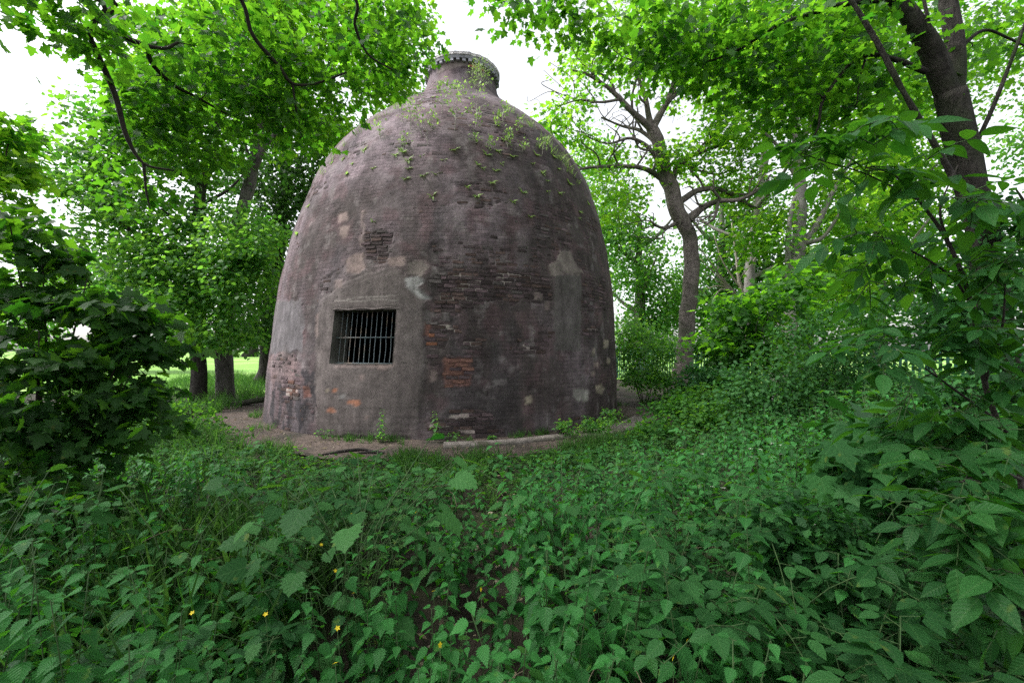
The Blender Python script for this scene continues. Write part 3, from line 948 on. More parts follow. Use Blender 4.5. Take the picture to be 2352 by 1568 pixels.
def build_kiln():
    root = thing('brick_kiln', 'dark beehive brick bottle kiln with patched render and a barred window', 'kiln', (KX, KY, 0))
    base = np.array([KX, KY, 0])
    # --- outer wall as a fine grid; front fine, back coarse
    fine = np.linspace(-1.75, 1.75, 520)
    ths = np.concatenate([fine, np.linspace(1.75, 2 * math.pi - 1.75, 60)[1:-1]])
    ss = np.linspace(0, S_TOT, 430)
    def snap(arr, vals):
        for v in vals:
            arr[np.argmin(np.abs(arr - v))] = v
    snap(ths, (W_TH0, W_TH1)); snap(ss, (W_S0, W_S1))
    TH, S = np.meshgrid(ths, ss)
    THw = (TH + math.pi) % (2 * math.pi) - math.pi
    p0, nrm = ksurf(TH, S)
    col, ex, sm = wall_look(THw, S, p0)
    rough = (fbm(p0 * 12, 111, 3) - .5) * .012 + (fbm(p0 * 2.1, 121, 2) - .5) * .05
    off = rough * (1 - .75 * sm) + .006 * (1 - ex) - .007 * ex + .022 * soft(THw * US + (fbm(p0 * 6, 21, 4) - .5) * .12, S, PATCH[0][1]) + .015 * soft(THw * US, S, PATCH[1][1])
    nearw = np.maximum(np.maximum(W_TH0 - THw, THw - W_TH1) * US, np.maximum(W_S0 - S, S - W_S1))
    off = np.where(nearw < .05, .022 + .012 * (fbm(p0 * 14, 5, 2) - .5), off)
    pts, _ = ksurf(TH, S, off)
    n, m = len(ths), len(ss)
    i = np.arange(m - 1)[:, None] * n + np.arange(n)[None]
    j = np.arange(m - 1)[:, None] * n + (np.arange(n)[None] + 1) % n
    q = np.stack([i, j, j + n, i + n], -1)
    thc = np.concatenate([(ths[:-1] + ths[1:]) / 2, [ths[-1] + .05]])
    hole = (thc[None] > W_TH0) & (thc[None] < W_TH1) & (((ss[:-1] + ss[1:]) / 2)[:, None] > W_S0) & (((ss[:-1] + ss[1:]) / 2)[:, None] < W_S1)
    q = q[~hole]
    uv = np.stack([TH * US, S], -1).reshape(-1, 2)
    g = Geo()
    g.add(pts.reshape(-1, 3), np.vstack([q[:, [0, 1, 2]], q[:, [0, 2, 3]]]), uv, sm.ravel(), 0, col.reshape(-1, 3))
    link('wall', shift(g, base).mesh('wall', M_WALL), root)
    # --- inner wall
    a = np.linspace(0, 2 * math.pi, 65)[:-1]
    zi = np.linspace(0.0, 9.15, 40)
    v = []
    for z in zi:
        rr = max(np.interp(z, Zf, Rf) - .42, .55)
        v.append(np.stack([KX + KLEAN * z + rr * np.cos(a), KY + rr * np.sin(a), np.full_like(a, z)], -1))
    v = np.concatenate(v)
    k = 64
    ii = np.arange(len(zi) - 1)[:, None] * k + np.arange(k)[None]
    jj = np.arange(len(zi) - 1)[:, None] * k + (np.arange(k)[None] + 1) % k
    q = np.stack([ii, jj, jj + k, ii + k], -1)
    wth = (a + math.pi / k - A0 + math.pi) % (2 * math.pi) - math.pi
    sz = np.interp((zi[:-1] + zi[1:]) / 2, Zf, Sf)
    hole = ((wth > W_TH0 - .06) & (wth < W_TH1 + .06))[None] & ((sz > W_S0 - .15) & (sz < W_S1 + .15))[:, None]
    q = q[~hole].reshape(-1, 4)[:, ::-1]
    g = Geo().add(v, np.vstack([q[:, [0, 1, 2]], q[:, [0, 2, 3]]]))
    link('inner_wall', shift(g, base).mesh('inner_wall', M_SOOT), root)
    # --- window: reveal, grille of bars
    tm, s_m = (W_TH0 + W_TH1) / 2, (W_S0 + W_S1) / 2
    pc, nc = ksurf(np.array(tm), np.array(s_m))
    inw = -np.array([nc[0], nc[1], 0]); inw /= np.linalg.norm(inw)
    right = np.array([-inw[1], inw[0], 0]) * -1
    def edge(th, s):
        return ksurf(np.asarray(th, float), np.asarray(s, float), np.full(np.shape(th), .023))[0]
    loop = np.vstack([edge(np.linspace(W_TH0, W_TH1, 9)[:-1], np.full(8, W_S0)), edge(np.full(8, W_TH1), np.linspace(W_S0, W_S1, 9)[:-1]),
                      edge(np.linspace(W_TH1, W_TH0, 9)[:-1], np.full(8, W_S1)), edge(np.full(8, W_TH0), np.linspace(W_S1, W_S0, 9)[:-1])])
    L = len(loop)
    lay = [loop + inw * d for d in (-0.004, .10, .22, .52)]
    jit = (fbm(np.vstack(lay) * 8, 3, 3) - .5)[:, None] * .03
    vv = np.vstack(lay) + jit * np.array([1, 1, .4]) * np.repeat([0, 1, 1, 1], L)[:, None]
    ii = np.arange(3)[:, None] * L + np.arange(L)[None]
    jj = np.arange(3)[:, None] * L + (np.arange(L)[None] + 1) % L
    q = np.stack([ii, jj, jj + L, ii + L], -1).reshape(-1, 4)
    cols = np.array([.10, .096, .085]) * (0.6 + .8 * fbm(vv * 6, 77, 3))[:, None]
    g = Geo().add(vv, np.vstack([q[:, [0, 2, 1]], q[:, [0, 3, 2]]]), None, .5, 0, cols)
    win = link('window', shift(g, base).mesh('window', M_BRICK), root)
    bl, br = edge([W_TH0], [W_S0])[0], edge([W_TH1], [W_S0])[0]
    tl, tr = edge([W_TH0], [W_S1])[0], edge([W_TH1], [W_S1])[0]
    mid_in = inw * .13
    nb = 12
    for k in range(nb):
        f = .075 + k * (.90 / (nb - 1))
        lo = bl * (1 - f) + br * f + mid_in; hi = tl * (1 - f) + tr * f + mid_in
        # all bars in one upright plane
        hi = hi.copy(); lo = lo.copy()
        bend = [0, 0, 0, 0, .002, .0, .004, -.006, .012, .018, .012, .01][k]
        q = spline(np.array([lo - [0, 0, .02], lo * .72 + hi * .28 + right * bend, lo * .5 + hi * .5, lo * .2 + hi * .8, hi + [0, 0, .02]]), 10)
        g = Geo(); tube(g, q, .0055 + .0012 * ((k * 7) % 3), 8, 0)
        link('bar', shift(g, base).mesh('bar', M_IRON), win)
    g = Geo()
    tube(g, np.array([(bl * .51 + tl * .49) + mid_in - right * .02 - inw * .012, (br * .51 + tr * .49) + mid_in + right * .02 - inw * .012]), .010, 8, 0)
    link('cross_bar', shift(g, base).mesh('cross_bar', M_IRON), win)
    g = Geo()
    tube(g, np.array([bl + mid_in + [0, 0, .008], br + mid_in + [0, 0, .008]]), .010, 6, 0)
    link('bottom_rail', shift(g, base).mesh('bottom_rail', M_IRON), win)
    # --- loose lintel plaster lip over the window and chipped right jamb
    g = Geo()
    q = spline(np.vstack([edge(np.linspace(W_TH0 - .01, W_TH1 + .012, 9), W_S1 + .02 + .015 * np.sin(np.arange(9) * 2.1))]), 26)
    tube(g, q, .010 + .010 * rng.random(26), 6, 0, rough=.5)
    g.c = [np.broadcast_to(np.array(PC['panel']), (g.n, 3))]
    link('lintel_edge', shift(g, base).mesh('lintel_edge', M_BRICK), win)
    # --- bricks
    variants = {}
    shades = {'dark': (.050, .037, .038), 'brown': (.072, .048, .044), 'purple': (.086, .060, .066), 'grey': (.080, .068, .067), 'red': (.120, .062, .050), 'orange': (.22, .095, .058)}
    def brick_tpl(seed, L, H, D=.05):
        r_ = np.random.default_rng(seed)
        ch = .007
        x, y = L / 2, H / 2
        f = np.array([(-x + ch, -y + ch, 0), (x - ch, -y + ch, 0), (x - ch, y - ch, 0), (-x + ch, y - ch, 0)]) + r_.normal(size=(4, 3)) * [.0035, .0025, .003]
        b = np.array([(-x, -y, -.010), (x, -y, -.010), (x, y, -.010), (-x, y, -.010)]) + r_.normal(size=(4, 3)) * [.002, .002, .001]
        c = b * [1, 1, 0] + [0, 0, -D]
        v = np.vstack([f, b, c])
        t = [(0, 1, 2), (0, 2, 3)]
        for k in range(4):
            k2 = (k + 1) % 4
            t += [(k, 4 + k, 4 + k2), (k, 4 + k2, k2), (4 + k, 8 + k, 8 + k2), (4 + k, 8 + k2, 4 + k2)]
        return v, np.array(t)
    tps = [brick_tpl(k, .213, .062) for k in range(6)] + [brick_tpl(10 + k, .098, .062) for k in range(4)]
    cand = []
    nc_ = int(S_TOT / .075)
    for kc in range(nc_):
        s = (kc + .5) * .075
        if s > S_TOT - .12:
            continue
        rr = np.interp(s, Sf, Rf)
        th = -1.72 + ((kc * 37) % 11) / 11 * .2 / rr
        while th < 1.72:
            hd = rng.random() < .25
            L = .115 if hd else .230
            tc = th + L / 2 / rr
            cand.append((tc, s, hd)); th += L / rr
    C_ = np.array([(c[0], c[1]) for c in cand]); HD = np.array([c[2] for c in cand])
    p0, n0 = ksurf(C_[:, 0], C_[:, 1])
    _, ex, sm = wall_look(C_[:, 0], C_[:, 1], p0)
    inw_ = (C_[:, 0] > W_TH0 - .03) & (C_[:, 0] < W_TH1 + .03) & (C_[:, 1] > W_S0 - .06) & (C_[:, 1] < W_S1 + .06)
    keep = (ex > .30) & (sm < .5) & ~inw_ & (rng.random(len(ex)) < .15 + .85 * ex)
    C_, HD, p0, n0, ex = C_[keep], HD[keep], p0[keep], n0[keep], ex[keep]
    gr = (fbm(p0 * 2.1, 121, 2) - .5) * .05
    offs = gr + .000 + rng.normal(size=len(ex)) * .0028 + .004 * (ex > .75)
    tang = np.stack([-np.sin(A0 + C_[:, 0]), np.cos(A0 + C_[:, 0]), 0 * ex], -1)
    nz_ = norm(n0 + rng.normal(size=n0.shape) * .02)
    yy = norm(np.cross(nz_, tang))
    Ms = np.zeros((len(ex), 4, 4)); Ms[:, 3, 3] = 1
    Ms[:, :3, 0] = np.cross(yy, nz_); Ms[:, :3, 1] = yy; Ms[:, :3, 2] = nz_; Ms[:, :3, 3] = p0 + n0 * offs[:, None]
    u, s = C_[:, 0] * US, C_[:, 1]
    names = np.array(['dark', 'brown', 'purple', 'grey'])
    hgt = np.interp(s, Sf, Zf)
    pr = rng.random(len(ex)) + .18 * (hgt - 4) / 4 - .15 * np.sin(C_[:, 0])  # brick tones lean paler up and left, following the wall's painted-in daylight
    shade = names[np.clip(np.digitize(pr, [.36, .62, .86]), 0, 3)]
    for kind, poly, wd in PATCH:
        if kind == 'red':
            shade = np.where(inpoly(u, s, poly) & (rng.random(len(s)) < .85), 'red', shade)
    shade = np.where(rng.random(len(s)) < .0, 'orange', shade)
    for px, py in ((1000, 790), (1085, 144), (1104, 152), (1094, 160), (984, 760)):
        tk, sk = P2K(px, py)
        shade[np.argmin(np.hypot(u - tk * US, s - sk))] = 'orange'
    # 300 individual bricks: the ones that show largest (bare patches low on the front)
    dist = np.linalg.norm(p0 - [0, 0, EYE], axis=1)
    facing = -np.einsum('ij,ij->i', n0, norm(p0 - [0, 0, EYE]))
    score = facing / dist ** 2 * (1 + .6 * (ex > .75)) * np.where(HD, .6, 1)
    order = np.argsort(-score)
    single = np.zeros(len(s), bool); single[order[:300]] = True
    tid = np.where(HD, 6 + rng.integers(0, 4, len(s)), rng.integers(0, 6, len(s)))
    for k in np.where(single)[0]:
        key = (int(tid[k]), str(shade[k]))
        if key not in variants:
            v, t = tps[key[0]]
            variants[key] = Geo().add(v, t, None, .5, 0, np.array(shades[key[1]]) * (.70 + .14 * (key[0] % 5))).mesh('brick', M_BRICK, False)
        o = link('brick', variants[key], root)
        M = Ms[k].copy(); M[:3, 3] -= base
        setm(o, M)
    g = Geo()
    for k in np.where(~single)[0]:
        v, t = tps[tid[k]]
        V = v @ Ms[k][:3, :3].T + Ms[k][:3, 3]
        g.add(V, t, None, .5, 0, np.array(shades[str(shade[k])]) * (.68 + .62 * rng.random()))
    link('brickwork', shift(g, base).mesh('brickwork', M_BRICK, False), root, kind='stuff')
    # --- rim: corbel blocks, a ledge, a ring of coping bricks
    cx = KX + KLEAN * 9.1
    rim_base = np.array([cx, KY, 9.0])
    a = np.linspace(0, 2 * math.pi, 97)[:-1]
    prof = [(.90, 9.06), (1.020, 9.06), (1.028, 9.13), (1.0, 9.135), (.60, 9.135)]
    v = np.concatenate([np.stack([cx + r * np.cos(a) * (1 + .004 * np.sin(9 * a)), KY + r * np.sin(a), np.full_like(a, z)], -1) for r, z in prof])
    ii = np.arange(4)[:, None] * 96 + np.arange(96)[None]; jj = np.arange(4)[:, None] * 96 + (np.arange(96)[None] + 1) % 96
    q = np.stack([ii, jj, jj + 96, ii + 96], -1).reshape(-1, 4)
    gg = Geo().add(v, np.vstack([q[:, [0, 1, 2]], q[:, [0, 2, 3]]]), None, .5, 0, np.array([.22, .22, .24]) * (.7 + .6 * fbm(v * 8, 4, 3))[:, None])
    rim = link('rim', shift(gg, base).mesh('rim', M_BRICK, False), root)
    def block(w, h, d, seed):
        r_ = np.random.default_rng(seed)
        v, t = brick_tpl(seed, w, h, d)
        return v, t
    for kind, cnt, rad, z, w, h, d, c in (('coping_brick', 88, 1.045, 9.175, .070, .080, .20, (.42, .40, .40)), ('corbel_brick', 40, 1.030, 9.022, .085, .075, .16, (.25, .25, .28))):
        meshes = []
        for k in range(5):
            v, t = block(w, h, d, 40 + k)
            meshes.append(Geo().add(v, t, None, .5, 0, np.array(c) * (.8 + .1 * k)).mesh(kind, M_BRICK, False))
        for k in range(cnt):
            th = 2 * math.pi * k / cnt
            nn = np.array([math.cos(th), math.sin(th), 0])
            M = np.eye(4)
            M[:3, 0] = [-math.sin(th), math.cos(th), 0]; M[:3, 1] = [0, 0, 1]; M[:3, 2] = nn
            M[:3, 3] = np.array([cx, KY, z]) + nn * (rad + rng.normal() * .006) - base + [0, 0, rng.normal() * .004]
            if kind == 'corbel_brick' and nn[1] > .3:
                continue
            o = link(kind, meshes[k * 7 % 5], rim)
            setm(o, M)
    return root
build_kiln()

# concrete footing kerb curving along the foot of the kiln
def kerb():
    a0, a1 = A0 - .02, A0 + .98
    n = 60
    a = np.linspace(a0, a1, n)
    ri = 5.02 + .04 * (fbm(np.stack([a * 8, 0 * a, 0 * a], -1), 3) - .5)
    ro = 5.26 + .16 * (fbm(np.stack([a * 9, 0 * a + 3, 0 * a], -1), 4) - .5) + .25 * sstep(.3, .8, a - a0)
    z1 = .055 + .02 * (fbm(np.stack([a * 7, 0 * a, 0 * a + 5], -1), 6) - .5)
    pr = [(ri, -.02 + 0 * a), (ri, z1), (ro - .02, z1 - .006), (ro, z1 - .03), (ro + .01, -.02 + 0 * a)]
    v = np.concatenate([np.stack([KX + r * np.cos(a), KY + r * np.sin(a), z], -1) for r, z in pr])
    ii = (np.arange(4)[:, None] * n + np.arange(n - 1)[None]).ravel()
    t = np.vstack([np.stack([ii, ii + n, ii + n + 1], -1), np.stack([ii, ii + n + 1, ii + 1], -1)])
    t = np.vstack([t, [(0, n, 2 * n), (0, 2 * n, 3 * n), (0, 3 * n, 4 * n)], [(n - 1, 3 * n - 1, 2 * n - 1), (n - 1, 4 * n - 1, 3 * n - 1), (n - 1, 5 * n - 1, 4 * n - 1)]])
    o = link('concrete_kerb', Geo().add(v, t).mesh('concrete_kerb', M_CONC, False), None, 'broken pale concrete kerb strip curving along the foot of the kiln', 'kerb')
kerb()

# ------------------------------------------------------------------ trees
# overhanging sycamore: its trunk stands left of the photographer, boughs reach into the top left
T1 = [np.array([-6.2, 1.6, 0, .32]), np.array([-6.1, 1.7, 2.2, .27]), np.array([-5.9, 1.9, 4.5, .22]), np.array([-5.6, 2.0, 7.5, .15]), np.array([-5.4, 2.1, 10, .06])]
def from_trunk(p, *rest):
    return [np.array(p)] + list(rest)
make_tree("overhanging_sycamore", "big sycamore whose dark boughs and lobed leaves overhang the left side of the kiln", "tree",
    (-6.2, 1.6, 0), T1, [
    from_trunk([-5.95, 1.85, 4.3, .12], *limb_px([(168, -30, 4.4, 22), (205, 80, 4.6, 18), (262, 210, 4.8, 17), (290, 310, 4.9, 14), (330, 375, 5.0, 9), (400, 392, 5.1, 5)])),
    from_trunk([-5.9, 1.9, 4.6, .12], *limb_px([(190, -40, 4.5, 22), (235, 48, 4.8, 18), (300, 92, 5.0, 16), (372, 112, 5.2, 11), (410, 98, 5.3, 7)])),
    limb_px([(335, 105, 5.1, 14), (352, 150, 5.3, 13), (400, 196, 5.5, 11), (450, 222, 5.7, 8), (520, 262, 5.9, 5)]),
    from_trunk([-5.7, 2.0, 6.2, .11], *limb_px([(400, -120, 5.0, 18), (545, -12, 5.4, 12), (580, 80, 5.6, 11), (640, 152, 5.8, 10), (672, 192, 5.9, 9), (725, 192, 6.0, 6), (800, 165, 6.1, 4)])),
    from_trunk([-5.6, 2.0, 6.8, .10], *limb_px([(640, -160, 5.2, 14), (810, -12, 5.6, 8), (815, 60, 5.8, 7), (845, 125, 6.0, 5), (900, 160, 6.1, 4)])),
    limb_px([(330, 375, 5.0, 9), (336, 440, 5.1, 6), (345, 480, 5.2, 4)]),
    limb_px([(672, 192, 5.9, 7), (680, 250, 6.0, 5), (690, 290, 6.1, 3)]),
    [np.array([-5.8, 2.0, 5.5, .10]), np.array([-3.5, 0.4, 7.0, .07]), np.array([-.5, -.8, 8.0, .04])],
    [np.array([-5.5, 2.0, 7.2, .09]), np.array([-3.0, 2.6, 8.8, .06]), np.array([-.6, 3.0, 9.6, .03])]],
    [(P(430, 150, 6.15), (1.25, .9, .75), 52, 0), (P(330, 290, 5.75), (.55, .5, .55), 26, 0), (P(600, 90, 6.35), (1.3, .9, .70), 48, 0), (P(690, 210, 6.55), (.95, .7, .55), 36, 0),
     (P(850, 110, 6.65), (.80, .8, .60), 34, 0), (P(550, 250, 6.35), (1.1, .9, .50), 34, 0), (P(70, 15, 4.30), (.55, .5, .16), 14, 0), (P(230, 20, 4.40), (.5, .5, .22), 8, 0), (P(940, 30, 6.55), (.5, .6, .25), 12, 0), (P(420, 350, 5.95), (.6, .5, .30), 16, 0), (P(300, 420, 5.75), (.3, .4, .25), 7, 0),
     (P(200, 200, 5.55) + [.75, .2, 0], (.3, .4, .5), 8, 0),
     ((-4.0, 1.0, 8.4), (3.8, 2.8, 1.4), 190, 0), ((-.6, .4, 10.0), (3.6, 2.8, 1.0), 120, 0), ((-2.5, -2.4, 7.2), (3.8, 2.8, 1.6), 130, 0), ((-6.2, .2, 5.6), (2.2, 2.4, 1.2), 110, 0)],  # unseen crown clumps overhead, added to darken the foreground and left corner
    [MAPLE, MAPLE_LO], M_SYC, M_TWIG, leaf=.115, per=19, spread=.40, flat=.36, seed=11, dens=1.0, single=300, droop=.3, twig_r=.010, up=.58, sides=8, keep_out=True)

# foreground tree on the right
T3 = limb_px([(2345, 1085, 5.9, 112), (2330, 1000, 5.9, 98), (2302, 800, 5.9, 88), (2268, 600, 5.9, 82), (2238, 430, 5.9, 78), (2206, 300, 5.9, 80), (2186, 215, 5.9, 80)])
make_tree("grey_sycamore", "large forked grey sycamore with bare leaning trunk standing at the right edge", "tree",
    T3[0][:3] * [1, 1, 0], T3, [
    limb_px([(2190, 235, 5.9, 66), (2150, 130, 5.85, 60), (2092, 40, 5.8, 52), (2025, -40, 5.8, 42), (1940, -120, 5.9, 34)]),
    limb_px([(2195, 235, 5.9, 58), (2198, 120, 5.95, 52), (2180, 20, 6.0, 46), (2158, -100, 6.0, 38), (2140, -320, 6.1, 22)]),
    limb_px([(2152, 140, 5.8, 13), (2134, 60, 5.7, 10), (2118, -20, 5.7, 9), (2100, -140, 5.8, 8)]),
    limb_px([(2060, 0, 5.8, 24), (1990, 2, 5.8, 17), (1900, 20, 5.8, 14), (1790, 58, 5.9, 10), (1690, 118, 6.0, 7), (1600, 150, 6.1, 4)]),
    limb_px([(2128, 165, 5.85, 20), (2060, 138, 5.8, 14), (1995, 126, 5.7, 11), (1950, 150, 5.7, 10), (1920, 185, 5.7, 9), (1888, 235, 5.7, 8), (1880, 290, 5.7, 6), (1860, 330, 5.8, 3)]),
    limb_px([(1990, 127, 5.7, 7), (1975, 180, 5.7, 5), (1968, 240, 5.7, 4)]),
    limb_px([(2228, 360, 5.9, 14), (2275, 260, 5.8, 13), (2318, 150, 5.7, 12), (2352, 60, 5.6, 10), (2390, -40, 5.6, 7)]),
    limb_px([(2205, 110, 6.0, 16), (2260, 70, 6.0, 10), (2320, 90, 6.0, 7), (2400, 130, 6.0, 4)]),
    limb_px([(1690, 118, 6.0, 5), (1640, 100, 6.0, 4), (1590, 60, 6.1, 3)]),
    [np.array([4.6, 5.9, 9.5, .10]), np.array([3.2, 3.5, 9.8, .07]), np.array([1.8, 1.0, 9.5, .04])]],
    [(P(1560, 60, 6.1), (1.2, .9, .55), 46, 0), (P(1480, 110, 6.1), (.6, .7, .40), 12, 0), (P(1760, 110, 6.1), (1.1, .9, .58), 46, 0), (P(1900, 230, 6.2), (.8, .8, .70), 42, 0), (P(1720, 215, 6.2), (.45, .7, .26), 8, 0), (P(1950, 60, 6.2), (.9, .8, .55), 34, 0),
     (P(1830, 330, 6.3), (.4, .6, .36), 10, 0), (P(2080, 200, 6.6), (.8, .6, .7), 20, 0), (P(1250, 8, 6.0), (.9, .6, .12), 18, 0), (P(1350, 40, 6.0), (.35, .5, .2), 6, 0), (P(2310, 60, 6.8), (.6, .5, .6), 14, 0), (P(2150, 20, 7.0), (1.2, .7, .5), 18, 0),
     ((3.6, 3.4, 9.8), (2.6, 2.2, 1.0), 30, 0), ((2.0, -.4, 9.2), (3.8, 2.6, 1.2), 110, 0), ((5.4, .6, 6.4), (2.0, 2.2, 1.2), 110, 0), ((6.2, 3.6, 8.9), (2.0, 2.4, 1.2), 26, 0)],  # out-of-view canopy added above the camera to shade the foreground and right corner
    [MAPLE, MAPLE_LO], M_SYC, M_BARK_D, leaf=.115, per=20, spread=.41, flat=.36, seed=23, dens=1.0, single=300, droop=.3, twig_r=.010, up=.62, twig_mat=M_TWIG, sides=14)

# bare dead branch lodged across the right tree
g = Geo()
q = spline(np.array(limb_px([(1935, -30, 5.3, 12), (2010, 90, 5.3, 14), (2080, 220, 5.3, 15), (2140, 320, 5.35, 16), (2196, 425, 5.4, 19), (2225, 520, 5.45, 20), (2250, 640, 5.5, 20), (2268, 1000, 5.6, 22), (2275, 1090, 5.62, 22)])), 50)
tube(g, q[:, :3], q[:, 3], 8, 0, rough=.3)
link("dead_branch", shift(g, q[-1, :3] * [1, 1, 0]).mesh("dead_branch", M_BARK_D), None, "thin dead branch leaning up against the large forked trunk at the right", "branch").location = tuple(q[-1, :3] * [1, 1, 0])

# gnarled tree right of the kiln
T4 = limb_px([(1566, 925, 14.5, 52), (1568, 860, 14.5, 45), (1576, 780, 14.5, 39), (1590, 660, 14.5, 36), (1582, 550, 14.5, 37), (1556, 480, 14.4, 38), (1528, 395, 14.4, 34), (1508, 315, 14.3, 30), (1496, 292, 14.3, 28)])
gl = [[(1500, 300, 14.3, 20), (1455, 258, 14.0, 14), (1400, 205, 13.8, 10), (1350, 172, 13.6, 6), (1310, 160, 13.5, 3)],
      [(1498, 296, 14.3, 18), (1482, 225, 14.2, 11), (1462, 165, 14.2, 8), (1450, 115, 14.1, 4)],
      [(1500, 296, 14.4, 20), (1540, 215, 14.7, 13), (1552, 160, 14.8, 9), (1545, 110, 14.9, 5)],
      [(1535, 235, 14.6, 10), (1580, 180, 14.8, 7), (1610, 150, 15, 4)],
      [(1425, 228, 13.9, 8), (1380, 235, 13.7, 6), (1330, 230, 13.6, 4), (1280, 245, 13.5, 3)],
      [(1540, 430, 14.4, 20), (1510, 402, 14.2, 15), (1470, 385, 13.9, 11), (1410, 382, 13.7, 8), (1345, 386, 13.5, 6), (1290, 402, 13.5, 3)],
      [(1535, 420, 14.4, 16), (1500, 350, 14.1, 11), (1450, 318, 13.9, 8), (1395, 330, 13.8, 5), (1340, 310, 13.7, 3)],
      [(1556, 468, 14.4, 20), (1600, 438, 14.6, 15), (1655, 436, 14.8, 12), (1700, 462, 15, 9), (1745, 478, 15.2, 6), (1765, 455, 15.3, 3)],
      [(1578, 505, 14.5, 24), (1612, 478, 14.6, 18), (1650, 462, 14.3, 14), (1700, 458, 14.0, 10), (1750, 430, 13.8, 7), (1770, 400, 13.7, 4)],
      [(1650, 462, 14.3, 10), (1640, 500, 14.1, 7), (1615, 520, 14.0, 4)],
      [(1545, 412, 14.4, 16), (1565, 372, 14.7, 14), (1610, 350, 15, 10), (1660, 330, 15.2, 7), (1700, 300, 15.4, 4)],
      [(1562, 505, 14.5, 14), (1535, 522, 14.3, 9), (1505, 518, 14.0, 6), (1490, 500, 13.9, 3)],
      [(1565, 372, 14.7, 10), (1600, 390, 14.9, 7), (1650, 400, 15.1, 5), (1690, 385, 15.2, 3)],
      [(1510, 330, 14.3, 12), (1470, 300, 14.6, 9), (1430, 290, 14.9, 6), (1380, 270, 15, 4)]]
_r4 = np.random.default_rng(404)
gl_world = [limb_px([(a, b, c, w * .95) for a, b, c, w in x]) for x in gl]
for x in list(gl_world):
    q = spline(np.array(x), 24)
    for t in (6, 10, 13, 16, 19, 22):
        p0_, r0_ = q[t, :3], q[t, 3]
        dv = norm(norm(q[t, :3] - q[t - 2, :3]) * .7 + np.array([_r4.normal() * .8, _r4.normal() * .5, .55 + _r4.normal() * .6]))
        L_ = .7 + .9 * _r4.random()
        m1 = p0_ + dv * L_ * .4 + _r4.normal(size=3) * .14; m2_ = p0_ + dv * L_ * .75 + _r4.normal(size=3) * .18 + [0, 0, .1]
        e_ = p0_ + dv * L_ + _r4.normal(size=3) * .2 + [0, 0, .25]
        rr_ = max(.014, min(.045, r0_ * .6))
        gl_world.append([np.append(p0_, rr_), np.append(m1, rr_ * .8), np.append(m2_, rr_ * .6), np.append(e_, .008)])
make_tree("gnarled_tree", "gnarled old tree with crooked brown trunk and twisting bare boughs right of the kiln", "tree",
    T4[0][:3] * [1, 1, 0], T4, gl_world,
    [(P(1345, 150, 14), (.9, 1.5, 1.3), 34, 0), (P(1450, 110, 14), (1.6, 1.5, .8), 40, .5), (P(1290, 290, 13.8), (.9, 1.4, .8), 36, 0), (P(1400, 330, 14), (1.5, 1.4, .8), 30, 0), (P(1620, 190, 15), (1.7, 1.6, 1.4), 50, 0),
     (P(1640, 340, 15), (1.7, 1.4, 1.3), 60, 0), (P(1545, 340, 14), (.6, .8, .9), 34, 0), (P(1420, 450, 14), (1.3, 1.4, .9), 34, 0), (P(1700, 430, 15), (1.2, 1.2, .8), 36, 0), (P(1500, 120, 14.4), (1.8, 1.4, .5), 22, 0)],
    [MAPLE_LO], M_SYCY, M_BARK_B, leaf=.14, per=12, spread=.46, flat=.25, wob=1.4, seed=31, dens=1.7, clear=lambda c: (((c - P(1475, 258, 14.2)) / np.array([2.1, 9, 1.25])) ** 2).sum(1) > 1,
    bare=[(P(1400, 230, 14), (1.5, 1.2, .9), 90, 0), (P(1520, 210, 14.4), (1.5, 1.2, 1.0), 100, 0), (P(1660, 410, 14.6), (1.4, 1, .7), 60, 0), (P(1440, 350, 14), (1.5, 1.2, .6), 50, 0)], droop=.15, twig_r=.024, up=.7, sides=12)

# pale tree behind the bramble on the right
T5 = limb_px([(1795, 930, 13.5, 70), (1806, 760, 13.5, 50), (1818, 680, 13.5, 44), (1830, 600, 13.5, 42), (1837, 520, 13.5, 34), (1836, 430, 13.5, 28), (1828, 300, 13.5, 20), (1820, 150, 13.6, 10)])
make_tree("pale_tree", "pale smooth grey tree forking above the bramble thicket, further right than the gnarled one", "tree",
    T5[0][:3] * [1, 1, 0], T5, [limb_px(x) for x in
    [[(1836, 562, 13.5, 20), (1868, 530, 13.4, 18), (1895, 480, 13.3, 14), (1920, 430, 13.2, 11), (1960, 360, 13.2, 6)],
     [(1815, 640, 13.5, 20), (1810, 570, 13.4, 15), (1815, 500, 13.3, 12), (1826, 450, 13.2, 9)],
     [(1838, 560, 13.5, 16), (1890, 545, 13.3, 11), (1930, 490, 13.1, 8), (1960, 470, 13, 4)],
     [(1836, 420, 13.5, 14), (1790, 340, 13.5, 9), (1740, 290, 13.5, 5)], [(1830, 350, 13.5, 12), (1880, 250, 13.6, 8), (1920, 180, 13.6, 4)],
     [(1812, 660, 13.5, 9), (1795, 630, 13.2, 8), (1790, 690, 13.0, 6), (1765, 720, 12.9, 3)]]],
    [(P(1830, 150, 14), (2.4, 2, 1.6), 90, 0), (P(1720, 260, 14), (1.4, 1.8, 1.3), 50, 0), (P(1940, 330, 14), (1.6, 1.8, 1.4), 60, 0), (P(1930, 480, 14), (1.6, 1.6, 1.0), 50, 0), (P(1750, 540, 14.2), (1.0, 1.4, .9), 34, 0), (P(1900, 620, 14), (1.6, 1.4, .8), 50, 0)],
    [MAPLE_LO], M_SYCY, M_BARK_G, leaf=.15, per=22, spread=.6, flat=.3, seed=41, dens=1.5, twig_r=.011, up=.65, twig_mat=M_TWIG)

